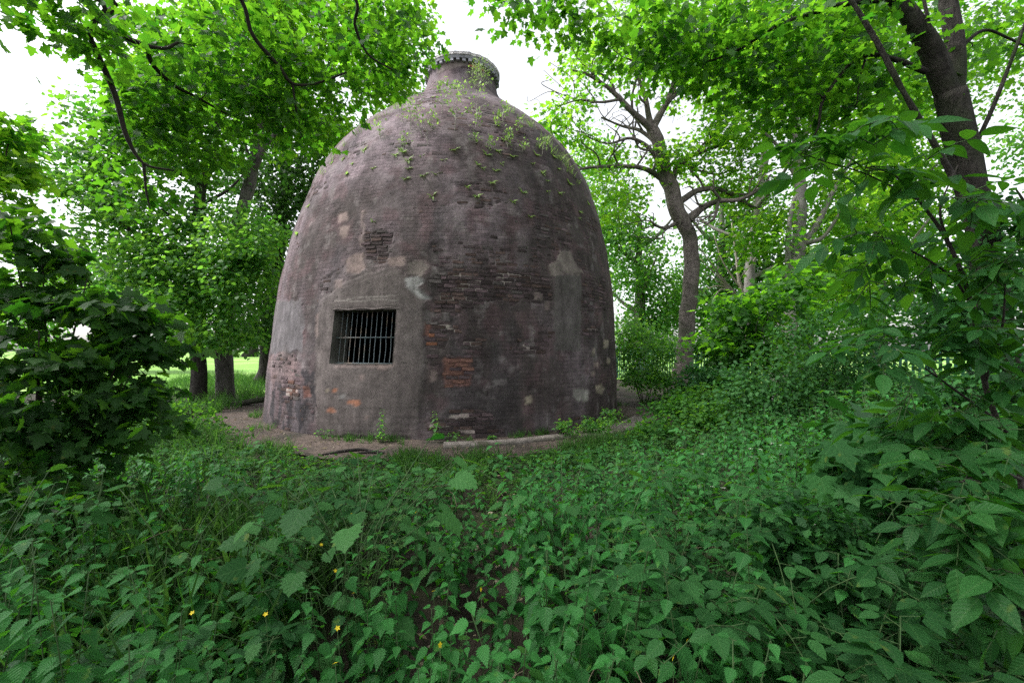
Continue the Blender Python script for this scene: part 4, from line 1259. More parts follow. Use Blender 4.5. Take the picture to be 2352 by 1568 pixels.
# left: a row of trees behind the kiln
T6 = limb_px([(455, 930, 13.0, 50), (454, 880, 13.0, 42), (452, 800, 13.0, 40), (455, 680, 13.0, 38), (458, 560, 13.0, 32), (462, 430, 13.0, 26), (490, 370, 13, 20), (500, 280, 13, 12), (505, 150, 13, 6)])
make_tree("dark_lime_tree", "lime tree with straight dark trunk nearest the leafy sapling, left of the kiln", "tree", T6[0][:3] * [1, 1, 0], T6, [limb_px(x) for x in
    [[(462, 430, 13, 16), (432, 402, 12.8, 12), (400, 398, 12.6, 9), (380, 372, 12.5, 7)], [(448, 610, 13, 22), (400, 575, 12.8, 18), (330, 545, 12.6, 17), (280, 515, 12.5, 14), (240, 482, 12.4, 10), (205, 432, 12.3, 7), (180, 432, 12.3, 4)],
     [(456, 560, 13, 12), (410, 510, 12.7, 8), (370, 480, 12.5, 5)], [(452, 700, 13, 12), (400, 660, 12.6, 8), (330, 640, 12.4, 5)], [(245, 488, 12.4, 7), (235, 440, 12.3, 5), (240, 400, 12.2, 3)],
     [(460, 470, 13, 12), (520, 440, 12.8, 8), (560, 400, 12.7, 4)], [(454, 650, 13, 12), (520, 620, 12.6, 8), (570, 610, 12.4, 4)]]],
    [(P(190, 420, 12.6), (1.2, 1.4, 1.2), 60, 0), (P(250, 330, 12.8), (1.0, 1.4, 1.1), 50, 0), (P(330, 250, 13), (1.2, 1.4, 1.2), 60, 0), (P(350, 470, 12.6), (1.6, 1.5, 1.2), 80, 0), (P(420, 620, 12.4), (1.7, 1.4, 1.0), 90, 0), (P(330, 600, 12.4), (.8, 1.2, .7), 30, 0),
     (P(560, 640, 12.2), (1.0, 1.2, 1.2), 60, 0), (P(560, 540, 12.6), (1.0, 1.2, 1.0), 46, 0), (P(420, 710, 11.8), (.9, 1.0, .55), 40, 0), (P(520, 770, 11.8), (.8, .8, .45), 26, 0), (P(450, 330, 13), (1.5, 1.4, 1.2), 70, 0), (P(230, 560, 12.8), (.9, 1.2, .5), 24, 0)],
    [ROUND], M_LIME, M_BARK_D, leaf=.115, per=30, spread=.5, flat=.28, seed=51, dens=1.5, twig_r=.009, up=.6)
T7 = limb_px([(516, 925, 13.6, 54), (515, 870, 13.6, 46), (513, 800, 13.6, 46), (525, 680, 13.7, 42), (542, 560, 13.8, 36), (560, 470, 13.9, 32), (576, 400, 14, 28), (590, 330, 14, 22), (603, 250, 14, 18), (610, 120, 14, 10), (612, -60, 14, 6)])
make_tree("pale_beech_tree", "tall tree with pale upper trunk forking high, between the dark lime and the kiln", "tree", T7[0][:3] * [1, 1, 0], T7, [limb_px(x) for x in
    [[(572, 410, 14, 16), (550, 380, 13.8, 12), (525, 352, 13.7, 7), (510, 340, 13.6, 4)], [(580, 395, 14, 20), (600, 350, 13.8, 16), (628, 312, 13.7, 12), (660, 290, 13.6, 7)], [(578, 385, 14, 12), (566, 345, 14, 9), (558, 320, 14, 5)],
     [(600, 260, 14, 10), (560, 180, 13.6, 7), (520, 120, 13.4, 4)], [(606, 200, 14, 10), (680, 130, 13.6, 7), (760, 90, 13.4, 4)], [(530, 640, 13.7, 12), (600, 600, 13.4, 8), (640, 560, 13.3, 4)]]],
    [(P(700, 60, 14.5), (2.6, 2, 1.6), 130, 0), (P(560, 110, 14.5), (2.0, 2, 1.7), 100, 0), (P(880, 60, 14.5), (1.8, 2, 1.3), 80, 0), (P(400, 130, 14.5), (1.8, 2, 1.5), 80, 0), (P(880, 190, 15), (1.2, 1.6, .9), 46, 0), (P(620, 260, 14.8), (1.6, 1.6, 1.2), 60, 0), (P(700, 250, 14.8), (1.3, 1.5, .8), 40, 0),
     (P(760, 300, 14.8), (.6, 1.0, .6), 20, 0), (P(560, -80, 14.5), (3.2, 2.4, 1.6), 70, 0)],
    [MAPLE_LO], M_SYCY, M_BARK_M, leaf=.15, per=22, spread=.6, flat=.3, seed=61, dens=1.6, twig_r=.012, up=.65, twig_mat=M_TWIG)
T8 = limb_px([(604, 895, 19, 60), (608, 850, 19, 40), (616, 760, 19, 34), (630, 640, 19, 34), (645, 520, 19, 30), (655, 420, 19, 22), (668, 250, 19, 12)])
make_tree("dark_beech_tree", "shadowy tree with dark trunk half hidden behind the left flank of the kiln", "tree", T8[0][:3] * [1, 1, 0], T8, [limb_px(x) for x in
    [[(614, 790, 19, 14), (590, 760, 18.7, 10), (575, 740, 18.5, 6)], [(630, 640, 19, 16), (590, 590, 18.6, 10), (550, 560, 18.4, 6)], [(645, 520, 19, 16), (690, 460, 18.8, 10), (720, 400, 18.7, 6)], [(650, 470, 19, 14), (600, 430, 18.8, 9), (560, 420, 18.6, 5)]]],
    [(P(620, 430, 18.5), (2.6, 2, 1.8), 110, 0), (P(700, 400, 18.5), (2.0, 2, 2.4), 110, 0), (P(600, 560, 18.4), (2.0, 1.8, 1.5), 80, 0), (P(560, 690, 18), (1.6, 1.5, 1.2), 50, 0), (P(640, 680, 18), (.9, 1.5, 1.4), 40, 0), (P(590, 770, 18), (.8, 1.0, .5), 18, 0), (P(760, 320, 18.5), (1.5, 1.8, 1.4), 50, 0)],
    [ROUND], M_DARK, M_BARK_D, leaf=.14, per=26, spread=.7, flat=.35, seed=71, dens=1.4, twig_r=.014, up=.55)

# far left: leafy bough of another maple cut by the frame
T9 = [np.array([-9.6, 5.6, 0, .22]), np.array([-9.5, 5.8, 2.5, .18]), np.array([-9.3, 6.0, 5.0, .12]), np.array([-9.2, 6.1, 7.5, .04])]
make_tree("young_maple", "yellow green maple at the far left edge with only its leafy side showing", "tree", (-9.6, 5.6, 0), T9,
    [from_trunk([-9.4, 5.9, 4.0, .05], *limb_px([(-30, 420, 6.8, 8), (20, 330, 6.9, 4)])), from_trunk([-9.4, 5.9, 2.9, .05], *limb_px([(-60, 560, 6.6, 8), (15, 470, 6.7, 4)]))],
    [(P(-10, 300, 6.9), (.30, .6, .5), 15, 0), (P(0, 430, 6.8), (.24, .5, .65), 18, 0), (P(-130, 300, 7), (.9, .9, 1.6), 30, 0), (P(20, 520, 6.6), (.4, .5, .4), 12, 0)],
    [MAPLE_LO], M_SYCY, M_TWIG, leaf=.15, per=20, spread=.34, flat=.3, seed=81, twig_r=.006, up=.6)

# trees standing further back: (name, label, base px, depth, height m, crown boxes, material, leaf)
def back_tree(name, label, px, d, h, crown, mat, bark, leaf, seed, per=20, lean=0, tpl=ROUND, tw=34):
    b = P(px, 800, d) * [1, 1, 0]
    tr = [np.append(b, tw / 2000 * d), np.append(b + [lean * .3, 0, h * .35], tw * .8 / 2000 * d), np.append(b + [lean * .7, .1, h * .65], tw * .55 / 2000 * d), np.append(b + [lean, .1, h], tw * .2 / 2000 * d)]
    r_ = np.random.default_rng(seed)
    lb = []
    for k in range(6):
        z = h * (.3 + .1 * k); a = k * 2.4
        st = b + [lean * z / h, 0, z]
        ln = h * .22
        lb.append([np.append(st, tw * .4 / 2000 * d), np.append(st + np.array([math.cos(a), math.sin(a), .55]) * ln * .5, tw * .25 / 2000 * d), np.append(st + np.array([math.cos(a), math.sin(a), .8]) * ln, tw * .1 / 2000 * d)])
    make_tree(name, label, "tree", b, tr, lb, crown, [tpl], mat, bark, leaf=leaf, per=per, spread=.09 * h, flat=.4, seed=seed, twig_r=.02, up=.5, twigs=True, tint_s=.22, dens=1.8)
GRP = "woodland trees behind the kiln"
back_tree("woodland_tree", "pale green tree filling the gap between the kiln's right side and the gnarled trunk", 1470, 24, 9, [(P(1450, 600, 24), (2.6, 2.4, 2.2), 110, 0), (P(1540, 690, 24), (2.0, 2, 1.8), 70, 0), (P(1400, 500, 24), (1.8, 2, 2.4), 70, 0), (P(1360, 380, 25), (1.6, 2, 1.8), 40, 0), (P(1480, 760, 24), (2.2, 1.6, 1.2), 60, 0)], M_LIME, M_BARK_G, .17, 101)
back_tree("woodland_tree", "dense green tree behind the gnarled trunk, seen on its right", 1660, 26, 11, [(P(1660, 600, 26), (2.6, 2.4, 2.4), 110, 0), (P(1720, 480, 26), (2.4, 2.2, 2.2), 90, 0), (P(1610, 700, 26), (2.4, 2, 1.6), 70, 0), (P(1680, 760, 26), (2.4, 2, 1.2), 60, 0)], M_BUSH, M_BARK_G, .18, 102)
back_tree("woodland_tree", "yellow green tree between the pale smooth trunk and the large forked one", 2020, 22, 11, [(P(1960, 560, 22), (2.2, 2.2, 2.0), 90, 0), (P(2080, 500, 22), (2.4, 2.2, 2.4), 100, 0), (P(2060, 380, 22), (2.4, 2.2, 1.8), 80, 0), (P(1940, 700, 22), (2.6, 2, 1.5), 80, 0), (P(2150, 650, 22), (2.2, 2, 1.8), 70, 0), (P(2060, 250, 22), (2.2, 2.2, 1.6), 60, 0)], M_SYCY, M_BARK_G, .18, 103, 22)
back_tree("woodland_tree", "bluish green tree at the far right edge behind the large forked trunk", 2420, 20, 10, [(P(2380, 560, 20), (1.4, 2, 2.2), 60, 0), (P(2330, 660, 20), (1.6, 1.8, 1.2), 50, 0), (P(2440, 300, 20), (1.6, 2, 2.2), 40, 0), (P(2330, 330, 20), (.9, 1.4, .9), 14, 0)], M_LIME, M_BARK_D, .16, 104)
back_tree("woodland_tree", "dark shaded tree low behind the green fence", 1850, 25, 8, [(P(1820, 720, 25), (2.6, 2, 1.6), 90, 0), (P(1900, 640, 25), (2.4, 2, 1.6), 70, 0), (P(1740, 620, 25), (1.8, 1.8, 1.4), 50, 0)], M_DARK, M_BARK_D, .18, 105)
back_tree("woodland_tree", "tall bright tree rising above the gnarled crown toward the top right", 1700, 18, 15, [(P(1650, 80, 18), (2.2, 2, 2.0), 90, 0), (P(1760, 60, 18), (2.6, 2, 2.2), 110, 0), (P(1900, 130, 18), (2.4, 2, 2.0), 90, 0), (P(2000, 20, 18), (2.4, 2, 1.6), 70, 0), (P(1480, 20, 18), (1.9, 2, .6), 30, 0), (P(2240, 140, 18), (2.6, 2, 2.2), 60, 0)], M_SYCY, M_BARK_G, .17, 106, 24, 1.5, MAPLE_LO, 26)
back_tree("woodland_tree", "distant leafy tree behind the trunks left of the kiln", 250, 28, 9, [(P(180, 640, 28), (3.4, 2.4, 1.8), 90, 0), (P(320, 700, 28), (3.2, 2.4, 1.6), 90, 0), (P(60, 720, 28), (3.2, 2.4, 2.4), 70, 0), (P(420, 760, 28), (2.0, 2, .9), 26, 0)], M_LIME, M_BARK_D, .20, 107)
back_tree("woodland_tree", "small round tree across the meadow seen between the left trunks", 575, 70, 4.5, [(P(570, 770, 70), (4.2, 3, 1.5), 60, 0), (P(480, 775, 70), (3.6, 3, 1.2), 40, 0), (P(660, 770, 70), (4, 3, 1.8), 40, 0)], M_BUSH, M_BARK_D, .4, 108)

# bleached dead tree
g = Geo(); b = P(1715, 800, 17) * [1, 1, 0]
dead = [[(1712, 905, 17, 22), (1705, 690, 17, 12), (1697, 640, 17, 9), (1690, 580, 17, 5), (1680, 510, 17, 3)]] + \
       [[(1705, 690, 17, 6), (1660, 640 + k * 6, 16.8, 4), (1600 + k * 8, 560 + 34 * k, 16.6, 2)] for k in range(5)] + [[(1697, 640, 17, 5), (1730, 600, 17, 3), (1750, 560, 17, 2)], [(1700, 660, 17, 5), (1660, 600, 17, 3), (1640, 540, 17, 2)]]
root = thing("dead_tree", "bleached dead sapling with thin bare twigs behind the gnarled trunk", "tree", b)
for k, lb in enumerate(dead):
    q = spline(np.array(limb_px(lb)), 14)
    g = Geo(); tube(g, q[:, :3], q[:, 3], 5, 0)
    link('trunk' if k == 0 else 'limb', shift(g, b).mesh('limb', M_DEAD), root)

# ------------------------------------------------------------------ palisade fence
def fence():
    A, B = np.array([5.6, 23.5, 0]), np.array([12.6, 9.6, 0])
    root = thing("palisade_fence", "dark green palisade fence running through the bushes on the right", "fence", A)
    d = (B - A); L = np.linalg.norm(d); d /= L
    nrm = np.array([-d[1], d[0], 0])
    def box(sx, sy, sz, pt=0.0):
        x, y = sx / 2, sy / 2
        v = [(-x, -y, 0), (x, -y, 0), (x, y, 0), (-x, y, 0), (-x, -y, sz), (x, -y, sz), (x, y, sz), (-x, y, sz), (0, -y, sz + pt), (0, y, sz + pt)]
        t = [(0, 1, 5), (0, 5, 4), (1, 2, 6), (1, 6, 5), (2, 3, 7), (2, 7, 6), (3, 0, 4), (3, 4, 7), (4, 5, 8), (7, 9, 6), (5, 6, 9), (5, 9, 8), (7, 4, 8), (7, 8, 9)]
        return Geo().add(v, t)
    pale = box(.068, .018, 1.62, .08).mesh('pale', M_FENCE, False)
    post = box(.10, .10, 1.55, .02).mesh('post', M_FENCE, False)
    ang = math.atan2(d[1], d[0])
    n = int(L / .145)
    for k in range(n):
        o = link('pale', pale, root)
        p = d * (k * .145)
        setm(o, rotz(ang, (p[0], p[1], p[2] + rng.normal() * .008), 1, rng.normal() * .012, ang))
    for k in range(7):
        o = link('post', post, root)
        p = d * (k * L / 6) + nrm * .09
        setm(o, rotz(ang, tuple(p)))
    for z in (.38, 1.28):
        rail = box(L, .05, .05).mesh('rail', M_FENCE, False)
        o = link('rail', rail, root)
        p = d * L / 2 + nrm * .037
        setm(o, rotz(ang, (p[0], p[1], z)))
fence()

# fallen log by the left trunks
g = Geo()
q = spline(np.array(limb_px([(420, 938, 12.2, 15), (480, 934, 12.2, 17), (550, 926, 12.2, 16), (606, 917, 12.2, 14), (640, 912, 12.4, 10)])), 24)
tube(g, q[:, :3], q[:, 3], 9, 0, rough=.35, seed=4)
link("fallen_log", shift(g, q[8, :3]).mesh("fallen_log", M_BARK_D), None, "long dark fallen log lying before the left trunks", "log").location = tuple(q[8, :3])
for k, (pl, lab) in enumerate([([(740, 1046, 6.5, 6), (800, 1030, 6.75, 8), (840, 1028, 6.8, 6), (870, 1040, 6.6, 3)], "arched dark root breaking the dirt path left of centre"),
                               ([(820, 1042, 6.6, 5), (860, 1037, 6.65, 6), (890, 1042, 6.6, 3)], "short dark root lying beside the arched one on the path"),
                               ([(1205, 1046, 6.5, 4), (1260, 1040, 6.6, 6), (1330, 1042, 6.6, 4), (1370, 1048, 6.5, 2)], "long thin root on the path right of centre")]):
    q = spline(np.array(limb_px(pl)), 14); q[:, 2] = .012 + .012 * np.sin(np.linspace(0, 3, 14))
    g = Geo(); tube(g, q[:, :3], q[:, 3], 6, 0, rough=.3, seed=k)
    link("exposed_root", shift(g, q[0, :3]).mesh("exposed_root", M_BARK_D), None, lab, "root", "roots across the path").location = tuple(q[0, :3])


# ------------------------------------------------------------------ smaller plants
class Plant:
    """stems (Geo), leaves [(template name, 4x4, tint)], flowers (Geo)"""
    def __init__(s):
        s.stem, s.leaves, s.fl = Geo(), [], Geo()
    def bake(s, tpls):
        g = Geo()
        for k, M, t in s.leaves:
            g.inst(tpls[k], M[None], [t])
        if s.stem.n:
            v, t, uv, ti, m = s.stem.merged(); g.add(v, t, uv, ti, 1)
        if s.fl.n:
            v, t, uv, ti, m = s.fl.merged(); g.add(v, t, uv, ti, 2)
        return g.merged()
TPL = dict(nettle=NETTLE, nettle_lo=NETTLE_LO, elder=ELDER, ovate=OVATE, round=ROUND, tiny=TINY, hog=HOG, maple=MAPLE, lobed=LOBED)

def p_nettle(seed, h=.75, lo=False, leaf=.10):
    r_ = np.random.default_rng(seed); p = Plant()
    lean = r_.normal(size=2) * .10 * h
    top = np.array([lean[0], lean[1], h])
    q = spline(np.array([[0, 0, 0], [lean[0] * .3, lean[1] * .3, h * .5], top]), 7)
    tube(p.stem, q, np.linspace(.0032, .0016, 7), 4)
    nn = int(7 + h * 8); a = r_.random() * 6
    for k in range(nn):
        f = .22 + .78 * k / (nn - 1)
        i = f * 6; i0 = min(5, int(i)); c = q[i0] + (q[i0 + 1] - q[i0]) * (i - i0)
        L = leaf * (1.05 - .62 * max(0, f - .55) / .45) * (.85 + .3 * r_.random()) * (.75 if f < .4 else 1)
        a += math.pi / 2 + r_.normal() * .25
        for sgn in (0, math.pi):
            b = a + sgn + r_.normal() * .15
            el = -.25 - .35 * r_.random() + .9 * max(0, f - .85) * 3
            d = np.array([math.cos(b), math.sin(b), el])
            pet = c + norm(d + [0, 0, .35]) * L * .28
            tube(p.stem, np.array([c, pet]), [.0014, .0010], 3, cap=False)
            p.leaves.append(('nettle_lo' if lo else 'nettle', frame(d, [d[0] * .5 + r_.normal() * .15, d[1] * .5 + r_.normal() * .15, 1], pet, L), np.clip(.35 + .4 * f * f + r_.normal() * .12, 0, 1)))
    return p

def p_bramble(seed, h=.5, leaf=.06):
    r_ = np.random.default_rng(seed); p = Plant()
    for cane in range(3):
        a = r_.random() * 6.28; ln = h * (.35 + .45 * r_.random())
        e = np.array([math.cos(a), math.sin(a), 0])
        q = spline(np.array([[0, 0, 0], e * ln * .25 + [0, 0, h * .6], e * ln * .7 + [0, 0, h * .9], e * ln + [0, 0, h * .85]]), 12)
        tube(p.stem, q, np.linspace(.0028, .0012, 12), 4)
        for k in range(3, 12):
            b = r_.random() * 6.28
            d = norm(np.array([math.cos(b), math.sin(b), .2]))
            pe = q[k] + d * leaf * .7
            tube(p.stem, np.array([q[k], pe]), [.0014, .001], 3, cap=False)
            sd = np.cross(d, [0, 0, 1])
            L = leaf * (.8 + .5 * r_.random()); t = np.clip(.45 + r_.normal() * .2, 0, 1)
            for dd, sc in ((d, 1.15), (sd + d * .25, .95), (-sd + d * .25, .95)):
                p.leaves.append(('ovate', frame(dd - [0, 0, .25], np.array([0, 0, 1]) + r_.normal(size=3) * .2, pe + norm(dd) * .01, L * sc), t))
    return p

def p_hog(seed, h=.45, leaf=.2, key='hog', n=5):
    r_ = np.random.default_rng(seed); p = Plant(); a = r_.random() * 6
    for k in range(n):
        a += 2.4 + r_.normal() * .2
        hh = h * (.55 + .5 * r_.random()); out = h * (.25 + .35 * r_.random())
        e = np.array([math.cos(a), math.sin(a), 0])
        tip = e * out + [0, 0, hh]
        tube(p.stem, spline(np.array([[0, 0, 0], e * out * .3 + [0, 0, hh * .65], tip]), 6), np.linspace(.004, .002, 6), 4)
        p.leaves.append((key, frame(e + [0, 0, -.15 + r_.normal() * .2], np.array([0, 0, 1]) + r_.normal(size=3) * .22, tip, leaf * (.7 + .5 * r_.random())), np.clip(.5 + r_.normal() * .2, 0, 1)))
    return p

def p_low(seed, h=.2, leaf=.05, n=16, key='round'):
    r_ = np.random.default_rng(seed); p = Plant()
    for k in range(n):
        a = r_.random() * 6.28; rr = h * .9 * math.sqrt(r_.random()); hh = h * (.25 + .8 * r_.random())
        e = np.array([math.cos(a), math.sin(a), 0])
        tip = e * rr + [0, 0, hh]
        tube(p.stem, np.array([e * rr * .4, tip]), [.0015, .001], 3, cap=False)
        b = a + r_.normal() * .8
        p.leaves.append((key, frame([math.cos(b), math.sin(b), -.1 + r_.normal() * .3], np.array([0, 0, 1]) + r_.normal(size=3) * .3, tip, leaf * (.6 + .7 * r_.random())), np.clip(.5 + r_.normal() * .25, 0, 1)))
    return p

def p_cleavers(seed, h=.55):
    r_ = np.random.default_rng(seed); p = Plant()
    for c in range(3):
        q = np.cumsum(np.vstack([[r_.normal() * .04, r_.normal() * .04, 0], np.column_stack([r_.normal(size=8) * .02, r_.normal(size=8) * .02, np.full(8, h / 8)])]), 0)
        tube(p.stem, q, .0011, 3, cap=False)
        for k in range(2, 9):
            for j in range(6):
                a = j * 1.047 + k
                p.leaves.append(('tiny', frame([math.cos(a), math.sin(a), .1], np.array([0, 0, 1]) + r_.normal(size=3) * .2, q[k], .034), .5))
    for i, (k_, M, t) in enumerate(p.leaves):
        M[:3, 0] *= .42
    return p

def p_sprout(seed, h=.5, leaf=.085, pairs=4):
    r_ = np.random.default_rng(seed); p = Plant()
    lean = r_.normal(size=2) * .12 * h
    q = spline(np.array([[0, 0, 0], [lean[0] * .4, lean[1] * .4, h * .5], [lean[0], lean[1], h]]), 8)
    tube(p.stem, q, np.linspace(.005, .002, 8), 5)
    a = r_.random() * 6
    for k in range(pairs):
        c = q[int(2 + 5 * k / max(1, pairs - 1))]
        a += math.pi / 2
        for sg in (0, math.pi):
            b = a + sg + r_.normal() * .2
            d = norm(np.array([math.cos(b), math.sin(b), .15]))
            t = np.clip(.5 + r_.normal() * .2, 0, 1)
            tube(p.stem, np.array([c, c + d * leaf * 1.3]), [.002, .001], 3, cap=False)
            for M in pinnate(c, d, np.array([0, 0, 1.0]), leaf * (.8 + .35 * r_.random()), r_):
                p.leaves.append(('elder', M, t))
    return p

def p_tuft(seed, n=14, L=.22, w=1.0):
    r_ = np.random.default_rng(seed); g = Geo()
    a = r_.random(n) * 6.28
    M = np.zeros((n, 4, 4)); M[:, 3, 3] = 1
    for k in range(n):
        M[k] = rotz(a[k], (r_.normal() * .025 * w, r_.normal() * .025 * w, 0), L * (.5 + .7 * r_.random()), r_.random() * .5, r_.random() * 6.28)
    for b in range(3):
        g.inst(BLADES[b], M[b::3], r_.random(len(M[b::3])))
    return g.merged()

def p_umbel(seed, h=.8):
    r_ = np.random.default_rng(seed); p = Plant()
    q = spline(np.array([[0, 0, 0], [.02, .01, h * .5], [r_.normal() * .04, r_.normal() * .04, h * .8]]), 8)
    tube(p.stem, q, np.linspace(.005, .003, 8), 5)
    for b in range(4):
        a = b * 1.6 + r_.normal() * .3
        st = q[-1 - (b % 2) * 2]
        c = st + np.array([math.cos(a) * .09, math.sin(a) * .09, h * .15 + r_.random() * .05])
        tube(p.stem, spline(np.array([st, (st + c) / 2 + [0, 0, -.01], c]), 4), [.002, .002, .0015, .0015], 3, cap=False)
        for k in range(9):
            t = k * 2.4; rr = .034 * math.sqrt(k / 9)
            u = c + np.array([math.cos(t) * rr, math.sin(t) * rr, .03 - rr * .25])
            tube(p.stem, np.array([c, u]), [.0008, .0006], 3, cap=False)
            for j in range(5):
                o = u + r_.normal(size=3) * [.005, .005, .002]
                p.fl.add(np.array([[-.007, -.007, 0], [.007, -.007, 0.001], [.007, .007, 0], [-.007, .007, .001]]) + o, [(0, 1, 2), (0, 2, 3)])
    for k in range(5):
        a = r_.random() * 6.28; c = q[1 + k]
        d = norm(np.array([math.cos(a), math.sin(a), .3]))
        sd = np.cross(d, [0, 0, 1])
        for t in (.3, .55, .8, 1.0):
            for sg in (-1, 1):
                p.leaves.append(('lobed', frame(d + sd * sg, [0, 0, 1], c + d * .18 * t, .055 * (1.15 - .5 * t)), .5))
    return p

_shared = {}
def leaf_mesh(key, mat, t):
    k = (key, mat.name, min(4, int(t * 5)))
    if k not in _shared:
        g = Geo(); g.inst(TPL[key], np.eye(4)[None], [.1 + .2 * k[2]])
        _shared[k] = g.mesh('leaf', mat)
    return _shared[k]

def plant_thing(pl, name, label, cat, M, mats, group=None, stem_mesh=None):
    """a plant of its own: stem, every leaf, flower head"""
    root = link(name, None, None, label, cat, group)
    setm(root, M)
    if pl.stem.n:
        link('stem', stem_mesh or pl.stem.mesh('stem', mats[1]), root)
    for k, Ml, t in pl.leaves:
        setm(link('leaf', leaf_mesh(k, mats[0], t), root), Ml)
    if pl.fl.n:
        link('flower_head', pl.fl.mesh('flower_head', mats[2]), root)
    return root

def plant_flat(pl, name, label, cat, M, mats, group=None):
    """a small plant: foliage and stem as parts"""
    root = link(name, None, None, label, cat, group)
    setm(root, M)
    if pl.stem.n:
        link('stem', pl.stem.mesh('stem', mats[1]), root)
    g = Geo()
    for k, Ml, t in pl.leaves:
        g.inst(TPL[k], Ml[None], [t])
    if g.n:
        link('foliage', g.mesh('foliage', mats[0]), root, kind='stuff')
    if pl.fl.n:
        link('flower_head', pl.fl.mesh('flower_head', mats[2]), root)
    return root

# --- the undergrowth between the photographer and the kiln
def cover_height(x, y):
    rho = np.hypot(x - KX, y - KY)
    ang = np.arctan2(y - KY, x - KX) % (2 * math.pi)
    e = path_edge(ang)
    h = .07 + .155 * np.clip(rho - e, 0, 9)
    h = np.minimum(h, .74) * (1 + .55 * sstep(.8, 4, x)) 
    h = h * (.35 + 1.30 * fbm(np.stack([x * 1.6, y * 1.6, 0 * x], -1), 200, 3) + rng.normal(size=np.shape(x)) * .10)
    tr = np.exp(-((x + .16 - .06 * np.sin(y * 1.6)) / .19) ** 2) * sstep(1.3, 2.0, y) * sstep(5.6, 4.6, y)
    tr2 = .55 * np.exp(-((x + .05) / .3) ** 2) * sstep(2.0, 1.2, y)
    h = np.maximum(h, .06)
    tr3 = np.exp(-(((x + 1.15) / .35) ** 2 + ((y - 1.75) / .25) ** 2))
    return h * (1 - .70 * np.maximum(np.maximum(tr * .8, tr2), .8 * tr3)), rho - e, np.maximum(tr, .9 * tr3)

